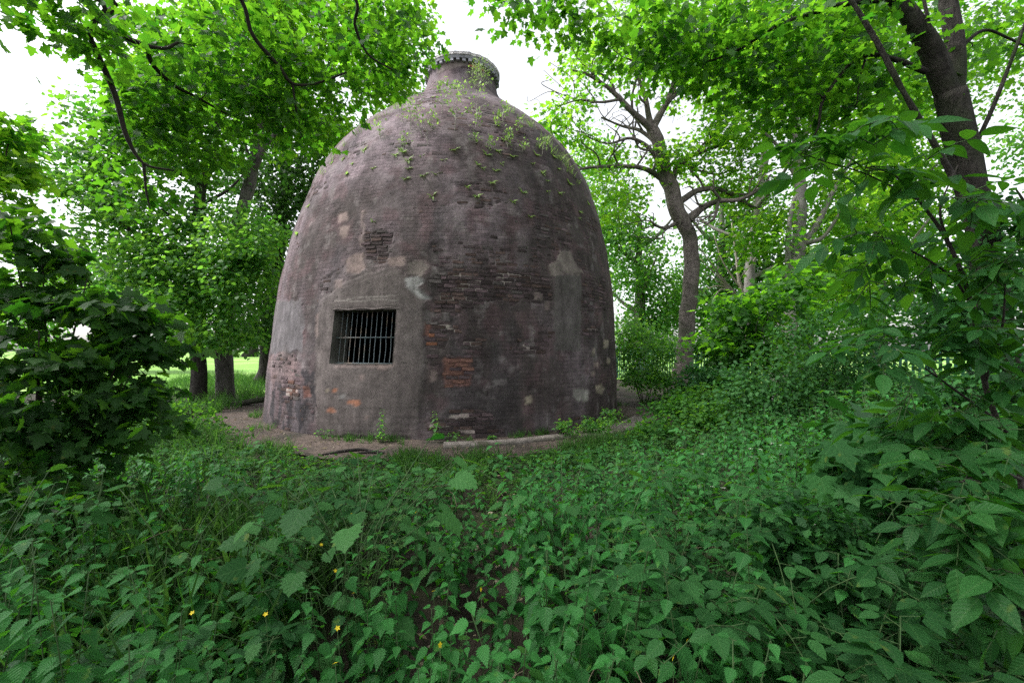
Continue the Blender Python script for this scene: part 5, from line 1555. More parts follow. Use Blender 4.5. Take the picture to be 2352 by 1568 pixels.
def scatter_cover():
    pts = []
    for y0, y1, st in ((.72, 2.2, .125), (2.2, 4.2, .165), (4.2, 9.5, .20), (9.5, 13, .30)):
        xs = np.arange(-1.25 * y1 - .5, 1.25 * y1 + .5, st); ys = np.arange(y0, y1, st)
        X, Y = np.meshgrid(xs, ys)
        q = np.stack([X.ravel(), Y.ravel()], -1) + rng.uniform(-.5, .5, (X.size, 2)) * st
        pts.append(q)
    q = np.vstack(pts)
    x, y = q.T
    h, de, tr = cover_height(x, y)
    u = np.abs(x / np.maximum(y, .1))
    keep = (de > .0) & (u < 1.32) & (np.hypot(x, y) > .82) & (rng.random(len(x)) > .35 * tr) & (rng.random(len(x)) < sstep(-.15, .4, de) + .4)
    clump = fbm(np.stack([x * 2.6, y * 2.6, 0 * x + 4], -1), 500, 3)
    keep &= (clump > .37) | (y > 4.5) | (rng.random(len(x)) < .35)
    keep &= ~((x < -3.2) & (y > 10.5))
    x, y, h, de, tr = x[keep], y[keep], h[keep], de[keep], tr[keep]
    zone = fbm(np.stack([x * .75, y * .75, 0 * x + 9], -1), 300, 3) + rng.normal(size=len(x)) * .10
    # species: 0 nettle 1 bramble 2 big lobed 3 low round 4 cleavers 5 sprout 6 low lobed
    sp = np.full(len(x), 3)
    hh = h
    right = sstep(-.2, .8, x)
    r1 = rng.random(len(x))
    sp = np.where(hh > .22, np.where(zone > .53 - .10 * right, 0, np.where(zone > .44, 2, np.where(r1 < .45, 4, np.where(r1 < .58, 1, np.where(r1 < .8, 3, 2))))), sp)
    sp = np.where((hh <= .22), np.where(r1 < .45, 3, np.where(r1 < .75, 6, 2)), sp)
    sp = np.where((hh > .3) & (r1 > .93) & (x > .3), 5, sp)
    sp = np.where((x > .9) & (y < 2.3) & (rng.random(len(x)) < .5), np.where(r1 < .5, 5, 1), sp)
    mats = {0: M_NETTLE, 1: M_SHADE, 2: M_COVER, 3: M_BUSH, 4: M_GRASS, 5: M_ELDER, 6: M_BUSH}
    nm = {0: ("stinging_nettle", "stinging nettle", "nettle", "nettles nearest in the undergrowth"),
          1: ("bramble_shoot", "arching bramble shoot", "bramble", "bramble shoots nearest in the undergrowth"),
          2: ("hogweed_plant", "broad leaved hogweed", "hogweed", "broad lobed plants nearest in the undergrowth"),
          3: ("herb_plant", "round leaved herb", "herb", "round leaved herbs nearest in the undergrowth"),
          4: ("cleavers_plant", "wispy cleavers", "cleavers", "cleavers nearest in the undergrowth"),
          5: ("elder_sprout", "elder sprout", "elder sprout", "elder sprouts nearest in the undergrowth"),
          6: ("herb_plant", "lobed leaved herb", "herb", "lobed leaved herbs nearest in the undergrowth")}
    names = {0: 'nettle_cover', 1: 'bramble_cover', 2: 'hogweed_cover', 3: 'herb_cover', 4: 'cleavers_cover', 5: 'sprout_cover', 6: 'lobed_herb_cover'}
    hb = np.array([.12, .2, .3, .42, .55, .7, .85, 1.05])
    cache = {}
    def tpl(s, b, v, lo):
        k = (s, b, v, lo)
        if k not in cache:
            H = hb[b]; sd = s * 100 + b * 10 + v
            p = {0: lambda: p_nettle(sd, H, lo, .058 + .040 * min(1, H) + .012 * (v - 1.5)), 1: lambda: p_bramble(sd, H, .055), 2: lambda: p_hog(sd, H, .045 + .045 * H + .006 * v, 'hog', 9),
                 3: lambda: p_low(sd, H, .055, 13, 'round'), 4: lambda: p_cleavers(sd, H), 5: lambda: p_sprout(sd, H, .075, 3 if H < .5 else 5), 6: lambda: p_low(sd, H, .07, 12, 'lobed')}[s]()
            cache[k] = (p, p.bake(TPL), None if lo else p.stem.mesh('stem', M_STEM))
        return cache[k]
    bi = np.argmin(np.abs(hh[:, None] - hb[None]), 1)
    vi = rng.integers(0, 4, len(x))
    dist = np.sqrt(x ** 2 + y ** 2)
    top = np.stack([x, y, hh], -1)
    vis = in_frame(top) | in_frame(top * [1, 1, .6])
    d2 = np.where(vis & (sp != 4), np.hypot(dist, 1.6 - hh), 99)
    single = np.zeros(len(x), bool); single[np.argsort(d2)[:90]] = True
    geos = {k: Geo() for k in names}
    for s in names:
        for b in range(len(hb)):
            for v in range(4):
                for lo in (False, True):
                    m = (sp == s) & (bi == b) & (vi == v) & ((dist > 4.2) == lo)
                    if not m.any():
                        continue
                    pl, bk, sm = tpl(s, b, v, lo)
                    Mx = np.array([rotz(rng.random() * 6.28, (a, c, -.02), .88 + .26 * rng.random(), rng.random() * .18, rng.random() * 6.28) for a, c in zip(x[m], y[m])])
                    sg = single[m]
                    for M in Mx[sg]:
                        lx, ly = M[0, 3], M[1, 3]
                        size = "tall" if hb[b] > .62 else ("knee-high" if hb[b] > .36 else "short")
                        rows = ((1.0, "at the bottom edge"), (1.17, "just above the bottom edge"), (1.4, "low in the foreground"), (1.7, "in the lower foreground"), (2.2, "midway up the undergrowth"), (2.9, "in the upper undergrowth"), (99, "towards the path"))
                        row = next(t for lim, t in rows if ly < lim)
                        cols = ((150, "in the left corner"), (290, "under the left sapling"), (420, "under the sapling's tip"), (520, "below the left trunks"), (610, "below the fallen log"), (690, "below the kiln's left edge"), (760, "below the soot stain"), (830, "below the window"), (900, "below the window's right bars"),
                                (970, "left of the gap"), (1060, "in the trampled gap"), (1150, "right of the gap"), (1240, "below the kiln's middle"), (1330, "below the grey strip"), (1420, "below the kiln's right edge"), (1520, "below the path bend"), (1620, "below the gnarled trunk"), (1750, "below the cow parsley"), (1900, "below the bramble thicket"), (9999, "beside the elder shrub"))
                        colm = next(t for lim, t in cols if 1176 + 1000 * lx / ly < lim)
                        plant_thing(pl, nm[s][0], size + " " + nm[s][1] + " " + row + ", " + colm, nm[s][2], M, [mats[s], M_STEM], nm[s][3], sm)
                    geos[s].inst(bk, Mx[~sg], .5 + rng.normal(size=int((~sg).sum())) * .24)
    for s, g in geos.items():
        if g.n:
            o = link(names[s], g.mesh(names[s], [mats[s], M_STEM, M_YEL]), None, {0: 'mass of stinging nettles between the camera and the path', 1: 'tangle of low bramble under the nettles', 2: 'spread of broad lobed leaves among the nettles', 3: 'carpet of small round leaves by the path', 4: 'wispy cleavers threaded through the undergrowth', 5: 'young elder sprouts mixed in the undergrowth', 6: 'carpet of small lobed leaves by the path'}[s], 'undergrowth', None, 'stuff')
scatter_cover()

# --- grass along the path and against the wall
def grass():
    tps = [p_tuft(k, 14, .20) for k in range(6)]
    a = rng.uniform(math.pi * 1.0, math.pi * 2.02, 3400)
    off = np.abs(rng.normal(size=len(a))) * .8 - .18
    r = path_edge(a) + off
    wall = rng.random(len(a)) < .14
    r = np.where(wall, 4.62 + np.abs(rng.normal(size=len(a))) * .14, r)
    left = (rng.random(len(a)) < .20) & (a < A0 - .12)
    r = np.where(left, 4.7 + rng.random(len(a)) * .75, r)
    keep = np.where(wall, fbm(np.stack([a * 6, 0 * a, 0 * a], -1), 7, 3) > .5, left | (fbm(np.stack([a * 9, r * 1.5, 0 * a], -1), 17, 3) > .47))
    a, r, wall = a[keep], r[keep], wall[keep]
    x, y = KX + r * np.cos(a), KY + r * np.sin(a)
    g = Geo()
    for k in range(6):
        ii = np.arange(k, len(a), 6)
        g.inst(tps[k], np.array([rotz(rng.random() * 6.28, (x[i], y[i], -.01), (.5 + .9 * rng.random()) * (.75 if wall[i] else 1), 0) for i in ii]))
    # wisps under the sapling and by the left trunks
    for k in range(6):
        n = 130
        xx = rng.uniform(-9.5, -3.2, n); yy = rng.uniform(3.0, 15.5, n)
        rr = np.hypot(xx - KX, yy - KY); ok = rr > 5.6
        g.inst(tps[k], np.array([rotz(rng.random() * 6.28, (xx[i], yy[i], -.01), 1.0 + 1.6 * rng.random(), 0) for i in np.where(ok)[0]]))
    for k in range(6):
        n = 60
        xx = rng.uniform(-3.6, -1.2, n); yy = rng.uniform(1.6, 3.4, n)
        g.inst(tps[k], np.array([rotz(rng.random() * 6.28, (xx[i], yy[i], -.01), 1.6 + 2.0 * rng.random(), 0) for i in range(n) if xx[i] / yy[i] > -1.3]))
    link('grass', g.mesh('grass', M_GRASS), None, 'rough green grass fringing the dirt path and wall foot', 'grass', None, 'stuff')
    g = Geo()
    for k in range(6):
        n = 260
        xx = rng.uniform(-16, -2.5, n); yy = rng.uniform(14.5, 24, n)
        g.inst(tps[k], np.array([rotz(rng.random() * 6.28, (xx[i], yy[i], 0), 1.3 + 1.6 * rng.random(), 0) for i in range(n)]))
    link('meadow_tufts', g.mesh('meadow_tufts', M_GRASS), None, 'long grass at the meadow edge behind the trunks', 'grass', None, 'stuff')
grass()

def litter():
    g = Geo()
    n = 900
    a = rng.uniform(math.pi * 1.05, math.pi * 2, n); r = 4.7 + rng.random(n) * 1.7
    pos = np.stack([KX + r * np.cos(a), KY + r * np.sin(a), np.full(n, .022)], -1)
    m2 = 260
    xx, yy = rng.normal(size=m2) * .35 - .15, rng.uniform(1.2, 5.6, m2)
    pos = np.vstack([pos, np.stack([xx, yy, .02 + .10 * rng.random(m2)], -1)])
    N_ = len(pos)
    y = norm(np.column_stack([rng.normal(size=(N_, 2)), rng.normal(size=N_) * .25])); z = norm(np.column_stack([rng.normal(size=(N_, 2)) * .4, np.ones(N_)]))
    Ms = frames(y, z, pos, .02 + .05 * rng.random(N_) ** 2)
    g.inst(OVATE, Ms[::2], rng.random(len(Ms[::2]))); g.inst(LOBED, Ms[1::2], rng.random(len(Ms[1::2])))
    for k in range(90):
        c = pos[rng.integers(0, N_)]
        d = norm(np.append(rng.normal(size=2), rng.normal() * .1)) * (.06 + .16 * rng.random())
        tube(g, np.array([c, c + d * .5 + [0, 0, .01], c + d]), [.003, .0025, .001], 4)
    for k in range(46):
        yy = 1.1 + 3.6 * rng.random(); c = np.array([rng.normal() * .55 * yy, yy, .25 + .35 * rng.random()])
        d = norm(np.append(rng.normal(size=2), rng.normal() * .5)) * (.10 + .22 * rng.random())
        tube(g, spline(np.array([c, c + d * .5 + [0, 0, .03], c + d]), 5), np.linspace(.0022, .001, 5), 4)
    link('leaf_litter', g.mesh('leaf_litter', M_DRY), None, 'dry leaves and twig bits scattered over the trodden ground', 'leaf litter', None, 'stuff')
    g = Geo()
    tp = Geo().add([(-1, -.8, 0), (1, -.7, 0), (.9, .8, 0), (-.8, .9, 0), (.1, 0, .8)], [(0, 1, 4), (1, 2, 4), (2, 3, 4), (3, 0, 4)]).merged()
    n = 1500
    a = rng.uniform(math.pi * 1.0, math.pi * 2.02, n); r = 4.65 + rng.random(n) * 1.9
    g.inst(tp, np.array([rotz(rng.random() * 6.28, (KX + r[i] * math.cos(a[i]), KY + r[i] * math.sin(a[i]), .0), .004 + .016 * rng.random() ** 3) for i in range(n)]))
    link('gravel', g.mesh('gravel', M_DIRT, False), None, 'small stones and crumbs of mortar on the path', 'gravel', None, 'stuff')
litter()

# --- left: big leafy sycamore sapling close to the camera
b = P(110, 800, 3.4) * [1, 1, 0]
st = []
for k, (px, py, d) in enumerate([(20, 500, 3.4), (95, 560, 3.45), (200, 640, 3.5), (330, 700, 3.6), (300, 860, 3.5), (90, 760, 3.2)]):
    e = P(px, py, d); s0 = b + np.array([.08 * math.cos(k * 2), .08 * math.sin(k * 2), 0])
    m1 = s0 * .6 + e * .4; m1[2] = e[2] * .5
    st.append([np.append(s0, .016), np.append(m1, .011), np.append(e, .004)])
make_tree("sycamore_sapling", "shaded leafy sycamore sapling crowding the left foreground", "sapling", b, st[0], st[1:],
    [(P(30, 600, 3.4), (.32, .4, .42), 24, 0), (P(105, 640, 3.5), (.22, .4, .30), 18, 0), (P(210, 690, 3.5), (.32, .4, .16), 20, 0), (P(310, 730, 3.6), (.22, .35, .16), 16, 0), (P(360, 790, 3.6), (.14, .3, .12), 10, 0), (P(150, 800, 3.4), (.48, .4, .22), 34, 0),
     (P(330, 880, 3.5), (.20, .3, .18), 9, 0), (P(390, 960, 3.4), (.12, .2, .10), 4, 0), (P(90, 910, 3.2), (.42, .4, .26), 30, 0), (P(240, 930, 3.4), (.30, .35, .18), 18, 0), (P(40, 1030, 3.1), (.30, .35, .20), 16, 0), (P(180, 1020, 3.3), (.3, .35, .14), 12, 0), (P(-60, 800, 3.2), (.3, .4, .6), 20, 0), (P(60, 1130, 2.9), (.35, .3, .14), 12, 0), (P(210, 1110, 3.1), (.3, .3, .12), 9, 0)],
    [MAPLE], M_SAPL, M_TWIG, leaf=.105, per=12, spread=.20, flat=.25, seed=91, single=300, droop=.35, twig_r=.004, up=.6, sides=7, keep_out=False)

# --- right: elder shrub leaning into the frame
b = P(2352, 800, 1.75) * [1, 1, 0]
make_tree("elder_shrub", "elder shrub with large pointed leaflets leaning in from the right edge", "shrub", b,
    [np.append(b, .024), *limb_px([(2345, 1100, 1.75, 18), (2290, 965, 1.75, 17), (2262, 880, 1.75, 16), (2232, 700, 1.72, 14), (2180, 560, 1.7, 11), (2110, 460, 1.7, 8), (2050, 400, 1.68, 6), (1990, 385, 1.66, 4)])],
    [limb_px(x) for x in [[(2232, 700, 1.72, 9), (2190, 640, 1.7, 7), (2120, 590, 1.66, 5), (2050, 560, 1.64, 4)], [(2180, 560, 1.7, 9), (2160, 480, 1.7, 6), (2200, 380, 1.7, 4)], [(2262, 880, 1.75, 10), (2300, 760, 1.65, 7), (2310, 640, 1.6, 5)],
     [(2290, 965, 1.75, 10), (2200, 900, 1.7, 7), (2100, 830, 1.66, 5), (2030, 800, 1.64, 4)], [(2110, 460, 1.7, 6), (1990, 400, 1.62, 4), (1890, 370, 1.6, 3), (1840, 350, 1.58, 2)], [(2345, 1100, 1.75, 12), (2280, 1080, 1.5, 8), (2200, 1110, 1.35, 5)], [(2345, 1100, 1.75, 10), (2380, 1250, 1.4, 7), (2330, 1350, 1.2, 5)]]],
    [(P(1850, 352, 1.58), (.05, .06, .03), 2, 0), (P(1960, 330, 1.62), (.16, .15, .09), 4, 0), (P(2050, 400, 1.66), (.16, .15, .10), 4, 0), (P(2000, 270, 1.66), (.03, .05, .03), 1, 0), (P(2170, 500, 1.7), (.2, .15, .10), 4, 0), (P(2240, 460, 1.72), (.12, .15, .08), 2, 0), (P(1990, 560, 1.6), (.14, .12, .08), 3, 0),
     (P(2090, 620, 1.62), (.16, .15, .12), 5, 0), (P(2270, 640, 1.58), (.14, .12, .12), 6, 0), (P(2020, 800, 1.62), (.15, .15, .10), 4, 0), (P(2190, 740, 1.65), (.16, .15, .10), 5, 0), (P(2290, 800, 1.6), (.14, .14, .14), 6, 0), (P(2150, 950, 1.6), (.2, .2, .12), 7, 0),
     (P(2180, 1130, 1.35), (.14, .12, .12), 6, 0), (P(2290, 1120, 1.4), (.12, .12, .14), 6, 0), (P(2270, 1290, 1.25), (.13, .12, .12), 7, 0), (P(2330, 1460, 1.2), (.12, .12, .12), 6, 0), (P(2290, 950, 1.5), (.12, .14, .14), 6, 0), (P(2120, 1010, 1.6), (.15, .14, .08), 4, 0)],
    [ELDER], M_ELDER, M_TWIG, leaf=.088, per=8, spread=.1, seed=95, single=300, twig_r=.003, keep_out=False, compound=3, tint_s=.2)

# --- low broad-leaved sycamore seedlings under the elder
b = P(2030, 800, 2.5) * [1, 1, 0]
make_tree("low_sycamore", "low sycamore sapling with broad flat leaves beside the elder shrub", "sapling", b,
    [np.append(b, .012), np.append(b + [0, 0, .45], .009), np.append(b + [-.05, -.1, .85], .004)],
    [[np.append(b + [0, 0, .3], .007), np.append(b + [-.3, -.2, .62], .003)], [np.append(b + [0, 0, .35], .007), np.append(b + [.25, -.3, .66], .003)], [np.append(b + [0, 0, .5], .007), np.append(b + [-.1, -.4, .8], .003)], [np.append(b + [0, 0, .5], .007), np.append(b + [.1, .3, 1.0], .003)]],
    [(P(2000, 1040, 2.4), (.32, .25, .10), 22, 0), (P(2080, 1100, 2.3), (.25, .2, .08), 14, 0), (P(1930, 1090, 2.4), (.16, .15, .06), 8, 0), (P(2030, 960, 2.6), (.30, .2, .08), 14, 0)],
    [MAPLE], M_SHADE, M_STEM, leaf=.16, per=3, spread=.10, flat=.3, seed=97, single=110, up=.8, droop=.2, twig_r=.003, keep_out=False)
# --- small lobed hawthorn shoots in front of it
b = P(1900, 800, 1.9) * [1, 1, 0]
make_tree("hawthorn_shoot", "bushy hawthorn shoot with small shiny lobed leaves at lower right", "shrub", b,
    [np.append(b, .010), np.append(b + [-.02, 0, .4], .007), np.append(b + [-.05, 0, .75], .003)],
    [[np.append(b + [0, 0, .25], .006), np.append(b + [.2 * math.cos(k), .2 * math.sin(k), .55 + .04 * k], .002)] for k in range(5)],
    [(P(1840, 1200, 1.85), (.22, .15, .10), 26, 0), (P(1930, 1270, 1.8), (.22, .15, .10), 26, 0), (P(1780, 1260, 1.8), (.14, .12, .09), 16, 0), (P(2020, 1330, 1.7), (.10, .1, .07), 10, 0)],
    [LOBED], M_SHADE, M_TWIG, leaf=.045, per=12, spread=.07, flat=.5, seed=99, single=0, up=.55, twig_r=.002, keep_out=False)

# --- bramble thicket, saplings and bushes to the right of the kiln
def thicket(name, label, cat, base, boxes, mat, leaf, seed, tpl=OVATE, per=26, h=1.2, spread=.26):
    b = np.array(base, float) * [1, 1, 0]
    r_ = np.random.default_rng(seed)
    arms = []
    for k in range(7):
        a = k * .9 + r_.random()
        e = b + np.array([math.cos(a) * h * .6, math.sin(a) * h * .5, h * (.7 + .4 * r_.random())])
        arms.append([np.append(b + [math.cos(a) * .1, math.sin(a) * .1, 0], .014), np.append((b + e) / 2 + [0, 0, h * .25], .010), np.append(e, .004)])
    make_tree(name, label, cat, b, arms[0], arms[1:], boxes, [tpl], mat, M_TWIG, leaf=leaf, per=per, spread=spread, flat=.35, seed=seed, up=.6, twig_r=.005, sides=6)
thicket("bramble_thicket", "big dense bramble thicket in shade below the pale smooth trunk", "bramble", P(1850, 0, 7.4), [(P(1820, 860, 7.4), (1.0, .9, .55), 90, 0), (P(1950, 850, 7.2), (1.0, .8, .7), 90, 0), (P(1740, 920, 7.2), (.7, .8, .4), 50, 0), (P(1980, 960, 6.6), (1.1, .8, .4), 70, 0), (P(1830, 980, 6.6), (1.0, .7, .3), 60, 0), (P(1900, 750, 7.6), (.8, .7, .4), 40, 0), (P(2060, 720, 7.4), (.8, .7, .5), 40, 0)], M_COVER, .075, 301, OVATE, 26, 1.4)
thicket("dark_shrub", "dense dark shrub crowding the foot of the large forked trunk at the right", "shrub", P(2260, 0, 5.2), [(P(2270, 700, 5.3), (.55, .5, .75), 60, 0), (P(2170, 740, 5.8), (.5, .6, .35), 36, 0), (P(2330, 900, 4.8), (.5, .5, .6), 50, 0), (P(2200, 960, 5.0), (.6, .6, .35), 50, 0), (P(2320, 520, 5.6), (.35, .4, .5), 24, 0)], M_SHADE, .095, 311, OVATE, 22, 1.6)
thicket("bright_sapling", "bright green young sycamore beside the fence, right of the gnarled trunk", "sapling", P(1720, 0, 10), [(P(1700, 720, 10), (.9, .8, .5), 44, 0), (P(1770, 690, 10), (.9, .8, .4), 36, 0), (P(1680, 790, 10), (.7, .7, .5), 34, 0), (P(1760, 800, 9.8), (.8, .7, .5), 40, 0), (P(1830, 640, 10), (.7, .7, .4), 26, 0), (P(1620, 800, 10.5), (.3, .4, .4), 12, 0)], M_SYC, .15, 302, MAPLE_LO, 16, 2.2, .35)
thicket("elder_bush", "light green bush growing between the kiln and the gnarled trunk", "shrub", P(1480, 0, 13), [(P(1470, 800, 13), (.9, .8, .7), 60, 0), (P(1500, 860, 12.6), (.8, .7, .5), 50, 0), (P(1440, 770, 13.4), (.6, .7, .6), 34, 0), (P(1530, 800, 13), (.4, .6, .5), 22, 0), (P(1440, 870, 12.5), (.5, .6, .3), 26, 0)], M_LIME, .10, 303, OVATE, 26, 1.6, .32)
thicket("shaded_bush", "dull bluish green bush at the foot of the gnarled trunk, right side", "shrub", P(1630, 0, 12), [(P(1630, 850, 12), (.6, .6, .4), 34, 0), (P(1600, 890, 11.6), (.5, .5, .3), 26, 0), (P(1680, 880, 11.4), (.6, .5, .4), 30, 0), (P(1560, 905, 12.5), (.5, .5, .25), 20, 0)], M_SHADE, .11, 304, OVATE, 22, .9, .3)
thicket("bright_bush", "pale leafy herb clump at the right bend of the path", "plant", P(1560, 0, 9), [(P(1560, 940, 8.6), (.7, .6, .22), 40, 0), (P(1640, 950, 8), (.7, .6, .28), 44, 0), (P(1500, 985, 7.4), (.4, .4, .15), 22, 0), (P(1600, 905, 9.6), (.8, .7, .2), 36, 0)], M_BUSH, .085, 305, LOBED, 24, .5, .24)
thicket("path_nettle_clump", "bright leafy clump beside the log at the left bend of the path", "plant", P(450, 0, 9), [(P(420, 985, 8.4), (.8, .6, .25), 50, 0), (P(500, 1010, 7.8), (.6, .5, .16), 34, 0), (P(380, 950, 9), (.8, .6, .25), 40, 0), (P(330, 1010, 7.6), (.7, .6, .25), 36, 0)], M_BUSH, .075, 306, OVATE, 24, .4, .24)
thicket("wall_bramble", "low bramble patch growing against the right foot of the kiln", "bramble", P(1290, 0, 7.9), [(P(1230, 990, 7.75), (.28, .15, .14), 20, 0), (P(1290, 985, 7.8), (.32, .15, .16), 24, 0), (P(1360, 975, 8.0), (.34, .15, .15), 24, 0), (P(1400, 955, 8.4), (.25, .2, .14), 14, 0), (P(1180, 1005, 7.7), (.2, .1, .05), 8, 0)], M_LIME, .06, 307, OVATE, 18, .25, .10)

# --- weeds at the wall foot
for px, py, hh, kind, lab in ((876, 1002, .50, 0, "tall thin weed standing against the kiln below the window's right side"), (1002, 1004, .46, 0, "leafy weed against the kiln, right of the thin tall one"),
                              (745, 1000, .16, 1, "low round leaved clump at the kiln foot, left of the window"), (1040, 1008, .16, 1, "small leafy clump at the kiln foot beside the leafy weed"), (880, 1004, .16, 1, "little bushy clump around the foot of the tall thin weed"),
                              (1130, 1008, .07, 1, "flat yellowish clump along the kerb, near the middle of the wall")):
    ux = (px - 1176) / 1000
    aa, bb, cc = 1 + ux * ux, KY + ux * KX, KX * KX + KY * KY - 4.74 ** 2
    d = (bb - math.sqrt(max(0, bb * bb - aa * cc))) / aa
    loc = np.array([ux * d, d, 0])
    pl = p_nettle(900 + px, hh * 1.1, False, .10) if kind == 0 else p_low(900 + px, hh, .05, 34, 'round')
    plant_flat(pl, "wall_weed", lab, "weed", rotz(px * .1, loc), [M_LIME, M_STEM], "weeds at the foot of the kiln")

# --- cow parsley with white flower heads
for k, (px, py, d, h, lab) in enumerate([(1622, 1040, 4.6, .62, "cow parsley with white flower heads, leftmost at the bank on the right"), (1648, 1098, 3.8, .56, "cow parsley with large white flower heads, lower than the others"), (1780, 1022, 4.3, .76, "cow parsley with white heads in the middle of the right bank"),
                                         (1738, 1030, 4.6, .66, "small cow parsley with white heads beside the middle one"), (1850, 1165, 2.9, .62, "faint cow parsley in front of the broad leaved sapling")]):
    loc = P(px, 800, d) * [1, 1, 0]
    top = P(px, py, d)[2]
    pl = p_umbel(700 + k, 1.0)
    plant_flat(pl, "cow_parsley", lab, "wildflower", rotz(k, loc, max(.3, top)), [M_BUSH, M_STEM, M_WHITE], "cow parsley on the right bank")

# --- yellow flowers dotted through the undergrowth
fpos = [(441, 1407), (610, 1410), (775, 1442), (738, 1250), (770, 1310), (808, 1180), (1010, 1480), (1104, 1353), (1418, 1322), (1577, 1470), (1545, 1510), (1365, 1400), (955, 1175), (995, 1355), (770, 1520), (812, 1360)]
petal = []
for k, (px, py) in enumerate(fpos):
    d = 1.0 + (1568 - py) / 260
    p = P(px, py, d)
    root = thing("yellow_flower", "little yellow wildflower " + ("at the bottom edge" if py > 1490 else "low in the foreground" if py > 1380 else "midway in the undergrowth" if py > 1280 else "nearer the path") + ", " + ("far left" if px < 560 else "left under the sapling" if px < 720 else "below the window" if px < 790 else "below the window's right side" if px < 880 else "by the trampled gap" if px < 1150 else "right of the gap" if px < 1450 else "below the gnarled tree"), "wildflower", p * [1, 1, 0], "yellow flowers in the undergrowth")
    g = Geo(); hgt = p[2]
    tube(g, spline(np.array([[0, 0, 0], [.01, .01, hgt * .6], [0, 0, hgt]]), 5), .0012, 3)
    link('stem', g.mesh('stem', M_STEM), root)
    if not petal:
        gp = Geo()
        for j in range(5):
            gp.inst(TINY, frame([math.cos(j * 1.257), math.sin(j * 1.257), .25], [0, 0, 1], [0, 0, 0], .010)[None])
        petal.append(gp.mesh('flower_head', M_YEL))
    o = link('flower_head', petal[0], root); o.location = (0, 0, float(hgt)); o.rotation_euler = (.5, .2 * k, 0)

# --- plants rooted in the kiln's brickwork
def kpx(zx, zy):
    return 574 + .3906 * zx, 86 + .3906 * zy
def p_wall_sapling(seed, L, leaf=.06, n=26, bare=False, thin=1.0, key='ovate'):
    r_ = np.random.default_rng(seed); p = Plant()
    main = spline(np.array([[0, 0, 0], [r_.normal() * .08 * L, r_.normal() * .05 * L, L * .5], [r_.normal() * .14 * L, r_.normal() * .1 * L, L]]), 9)
    tube(p.stem, main, np.linspace(.009, .003, 9) * thin * (.6 + .5 * L), 5)
    ends = [(main[k], main[k] - main[k - 1]) for k in (6, 7, 8)]
    for k in range(7):
        i = 2 + k % 6; a = k * 2.4
        e = main[i] + np.array([math.cos(a), math.sin(a) * .7, .8]) * L * (.22 + .14 * r_.random()) * (1.15 - i / 12)
        tube(p.stem, spline(np.array([main[i], (main[i] + e) / 2 + r_.normal(size=3) * .02, e]), 5), np.linspace(.004, .0015, 5) * thin, 4)
        ends.append((e, e - main[i])); ends.append(((e + main[i]) / 2, e - main[i]))
    if not bare:
        for c, d in ends:
            for j in range(max(2, n // len(ends) + 1)):
                q = c + r_.normal(size=3) * leaf * .9
                dd = norm(d) * .6 + r_.normal(size=3) * .6
                p.leaves.append((key, frame(dd, np.array([0, -.3, 1]) + r_.normal(size=3) * .35, q, leaf * (.6 + .7 * r_.random())), np.clip(.5 + r_.normal() * .25, 0, 1)))
    return p
def wall_frame(px, py, out=.45, spin=0.0):
    th, s = P2K(px, py)
    p, n = ksurf(np.array(th), np.array(s), np.array(-.01))
    up = norm(n * out + np.array([0, 0, 1.0]))
    x = norm(np.cross(up, n)); y = np.cross(up, x)
    M = np.eye(4); M[:3, 0], M[:3, 1], M[:3, 2], M[:3, 3] = x, y, up, p
    return M
saps = [((945, 545), .85, 40, "thin sapling on the kiln shoulder, leftmost of the tall ones"), ((1010, 580), .95, 60, "leafy sapling leaning right on the kiln's left shoulder"), ((1130, 450), .75, 50, "feathery sapling below the neck, high on the left"),
        ((1205, 548), 1.10, 90, "tallest bushy sapling, upright at the middle of the kiln shoulder"), ((1335, 485), .95, 40, "dark stemmed sapling leaning to the right below the neck"), ((1325, 530), .35, 22, "short green sapling right of the tallest bushy one"),
        ((1070, 556), .5, 44, "low leafy sapling left of the tallest bushy one"), ((1490, 497), .5, 36, "pale stemmed sapling on the right shoulder under the neck"), ((1448, 520), .28, 26, "tiny round sapling on the right shoulder"), ((1515, 655), .45, 60, "dense bright sapling lower on the right shoulder"),
        ((1600, 672), .28, 34, "small bright sapling beside the dense bright one"), ((905, 512), .5, 14, "sparse twiggy sapling on the left shoulder"), ((770, 602), .5, 18, "wispy sapling furthest left on the shoulder"), ((1045, 636), .5, 0, "bare twig sapling below the leafy ones"),
        ((1720, 692), .5, 24, "wispy sapling on the right curve of the kiln"), ((1578, 548), .3, 20, "little sapling near the right skyline of the shoulder"), ((1322, 632), .25, 18, "tiny sapling in the middle under the tall ones"), ((905, 650), .3, 14, "tiny dull sapling on the left below the shoulder"), ((1410, 668), .3, 10, "twiggy sprig right of centre below the shoulder"),
        ((1250, 360), .4, 26, "small tuft sapling at the base of the neck"), ((1205, 300), .14, 10, "tiny green tuft on the neck left of the willow bush"), ((1320, 296), .18, 20, "small green cushion beside the willow bush on the neck")]
for k, ((zx, zy), L, n, lab) in enumerate(saps):
    pl = p_wall_sapling(500 + k, L * .75, .058, int(n * .95), n == 0)
    plant_flat(pl, "wall_sapling", lab, "sapling", wall_frame(*kpx(zx, zy)), [M_KILNPLANT, M_PALE_STEM], "saplings rooted on the kiln shoulder")
pl = Plant()
for k in range(7):
    sub = p_wall_sapling(560 + k, .55 + .08 * (k % 3), .065, 44, False, .7, 'tiny')
    M = rotz(k * .9, (0, 0, 0), 1, .12 + .4 * (k % 4) / 3, k * 1.7)
    v, t, uv, ti, m = sub.stem.merged(); pl.stem.add(v @ M[:3, :3].T, t, uv, ti)
    for kk, Ml, tt in sub.leaves:
        Ml = Ml.copy(); Ml[:3, 0] *= .35; pl.leaves.append((kk, M @ Ml, tt))
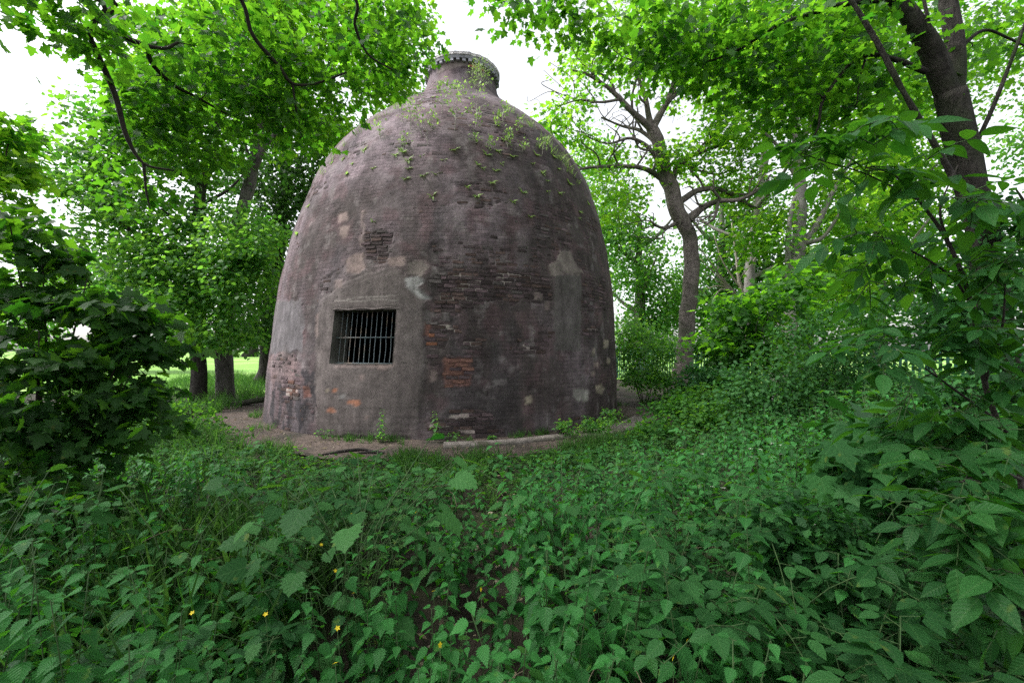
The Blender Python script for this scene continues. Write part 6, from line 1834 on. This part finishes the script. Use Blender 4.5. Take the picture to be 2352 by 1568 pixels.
plant_flat(pl, "willow_bush", "pale narrow leaved bush growing from the kiln neck under the rim", "shrub", wall_frame(1099, 203, .6), [M_KILNPLANT, M_PALE_STEM])
ferns = [(900, 675), (855, 692), (930, 722), (927, 772), (1020, 810), (570, 802), (1340, 748), (1370, 768), (1480, 742), (1440, 783), (1425, 852), (1278, 877), (1395, 692), (1458, 668), (545, 715), (910, 832), (1335, 932), (1545, 964), (1605, 912), (1750, 907), (1720, 797), (1745, 842), (1815, 772), (1790, 702), (1880, 862), (1140, 722),
         (1070, 932), (1645, 1052), (1940, 1026), (1935, 1062), (1685, 692), (600, 742), (670, 662), (1090, 802), (345, 992), (280, 1157), (728, 1082), (480, 740), (440, 802), (1540, 700), (1660, 740), (1820, 915), (1990, 980), (1490, 600), (1010, 700), (720, 770), (1200, 660)]
fm = {}
for k, (zx, zy) in enumerate(ferns):
    v = k % 6
    if v not in fm:
        r_ = np.random.default_rng(620 + v); g = Geo()
        for j in range(7 + v % 3):
            a = j * .85 + r_.normal() * .2
            g.inst(NETTLE_LO, (frame([math.cos(a), math.sin(a), .5 + r_.normal() * .3], [-math.cos(a) * .4, -math.sin(a) * .4, 1], [0, 0, 0], .10 * (.7 + .6 * r_.random())) @ np.diag([.55, 1, 1, 1]))[None], [.3 + .7 * r_.random()])
        fm[v] = g.mesh('wall_fern', M_KILNPLANT)
    hx, hy = kpx(zx, zy)
    fl = "small fern rosette on the kiln " + ("high under the saplings" if hy < 340 else "upper middle" if hy < 400 else "at mid height" if hy < 470 else "lower down") + ", " + \
        ("at the left edge" if hx < 780 else "left of centre" if hx < 930 else "just left of the middle" if hx < 990 else "on the centre line" if hx < 1090 else "right of centre" if hx < 1180 else "towards the right" if hx < 1270 else "at the right edge")
    o = link("wall_fern", fm[v], None, fl, "fern", "fern rosettes dotted over the kiln")
    M = wall_frame(*kpx(zx, zy), 1.4); M[:3, :3] *= .7 + .6 * rng.random(); setm(o, M)
tm_ = [p_tuft(800 + k, 16, .26, 2.2) for k in range(4)]
tmm = []
for t in tm_:
    g = Geo(); g.inst(t, np.eye(4)[None]); tmm.append(g.mesh('wall_grass', M_KILNPLANT))
for k, (zx, zy) in enumerate([(482, 735), (500, 695), (432, 803), (690, 522), (740, 492), (800, 462), (860, 424), (1540, 445), (1600, 485), (1660, 535), (1722, 605), (1762, 645), (1822, 725), (1862, 765), (1900, 822), (1930, 864), (1700, 655), (900, 400), (1640, 520), (1790, 690), (1850, 740), (640, 570), (560, 640), (1880, 800), (1740, 625)]):
    o = link("wall_grass", tmm[k % 4], None, "tuft of yellowish grass growing along the kiln's sloping edge", "grass tuft", "grass tufts along the kiln's skyline")
    M = wall_frame(*kpx(zx, zy), .3); M[:3, :3] *= .55 + .65 * rng.random(); setm(o, M)

# --- where several plants still share a label, say which one by its order from the left
_by = {}
for o in list(SC.objects):
    if o.parent is None and o.get('label') and o.get('group'):
        _by.setdefault(o['label'], []).append(o)
_ord = ("first", "second", "third", "fourth", "fifth", "sixth", "seventh", "eighth", "ninth", "tenth")
for lab, lst in _by.items():
    if 1 < len(lst) <= 10:
        lst.sort(key=lambda o: o.matrix_local.translation.x / max(.1, o.matrix_local.translation.y))
        for k, o in enumerate(lst):
            o['label'] = lab + ", " + _ord[k] + " from left"
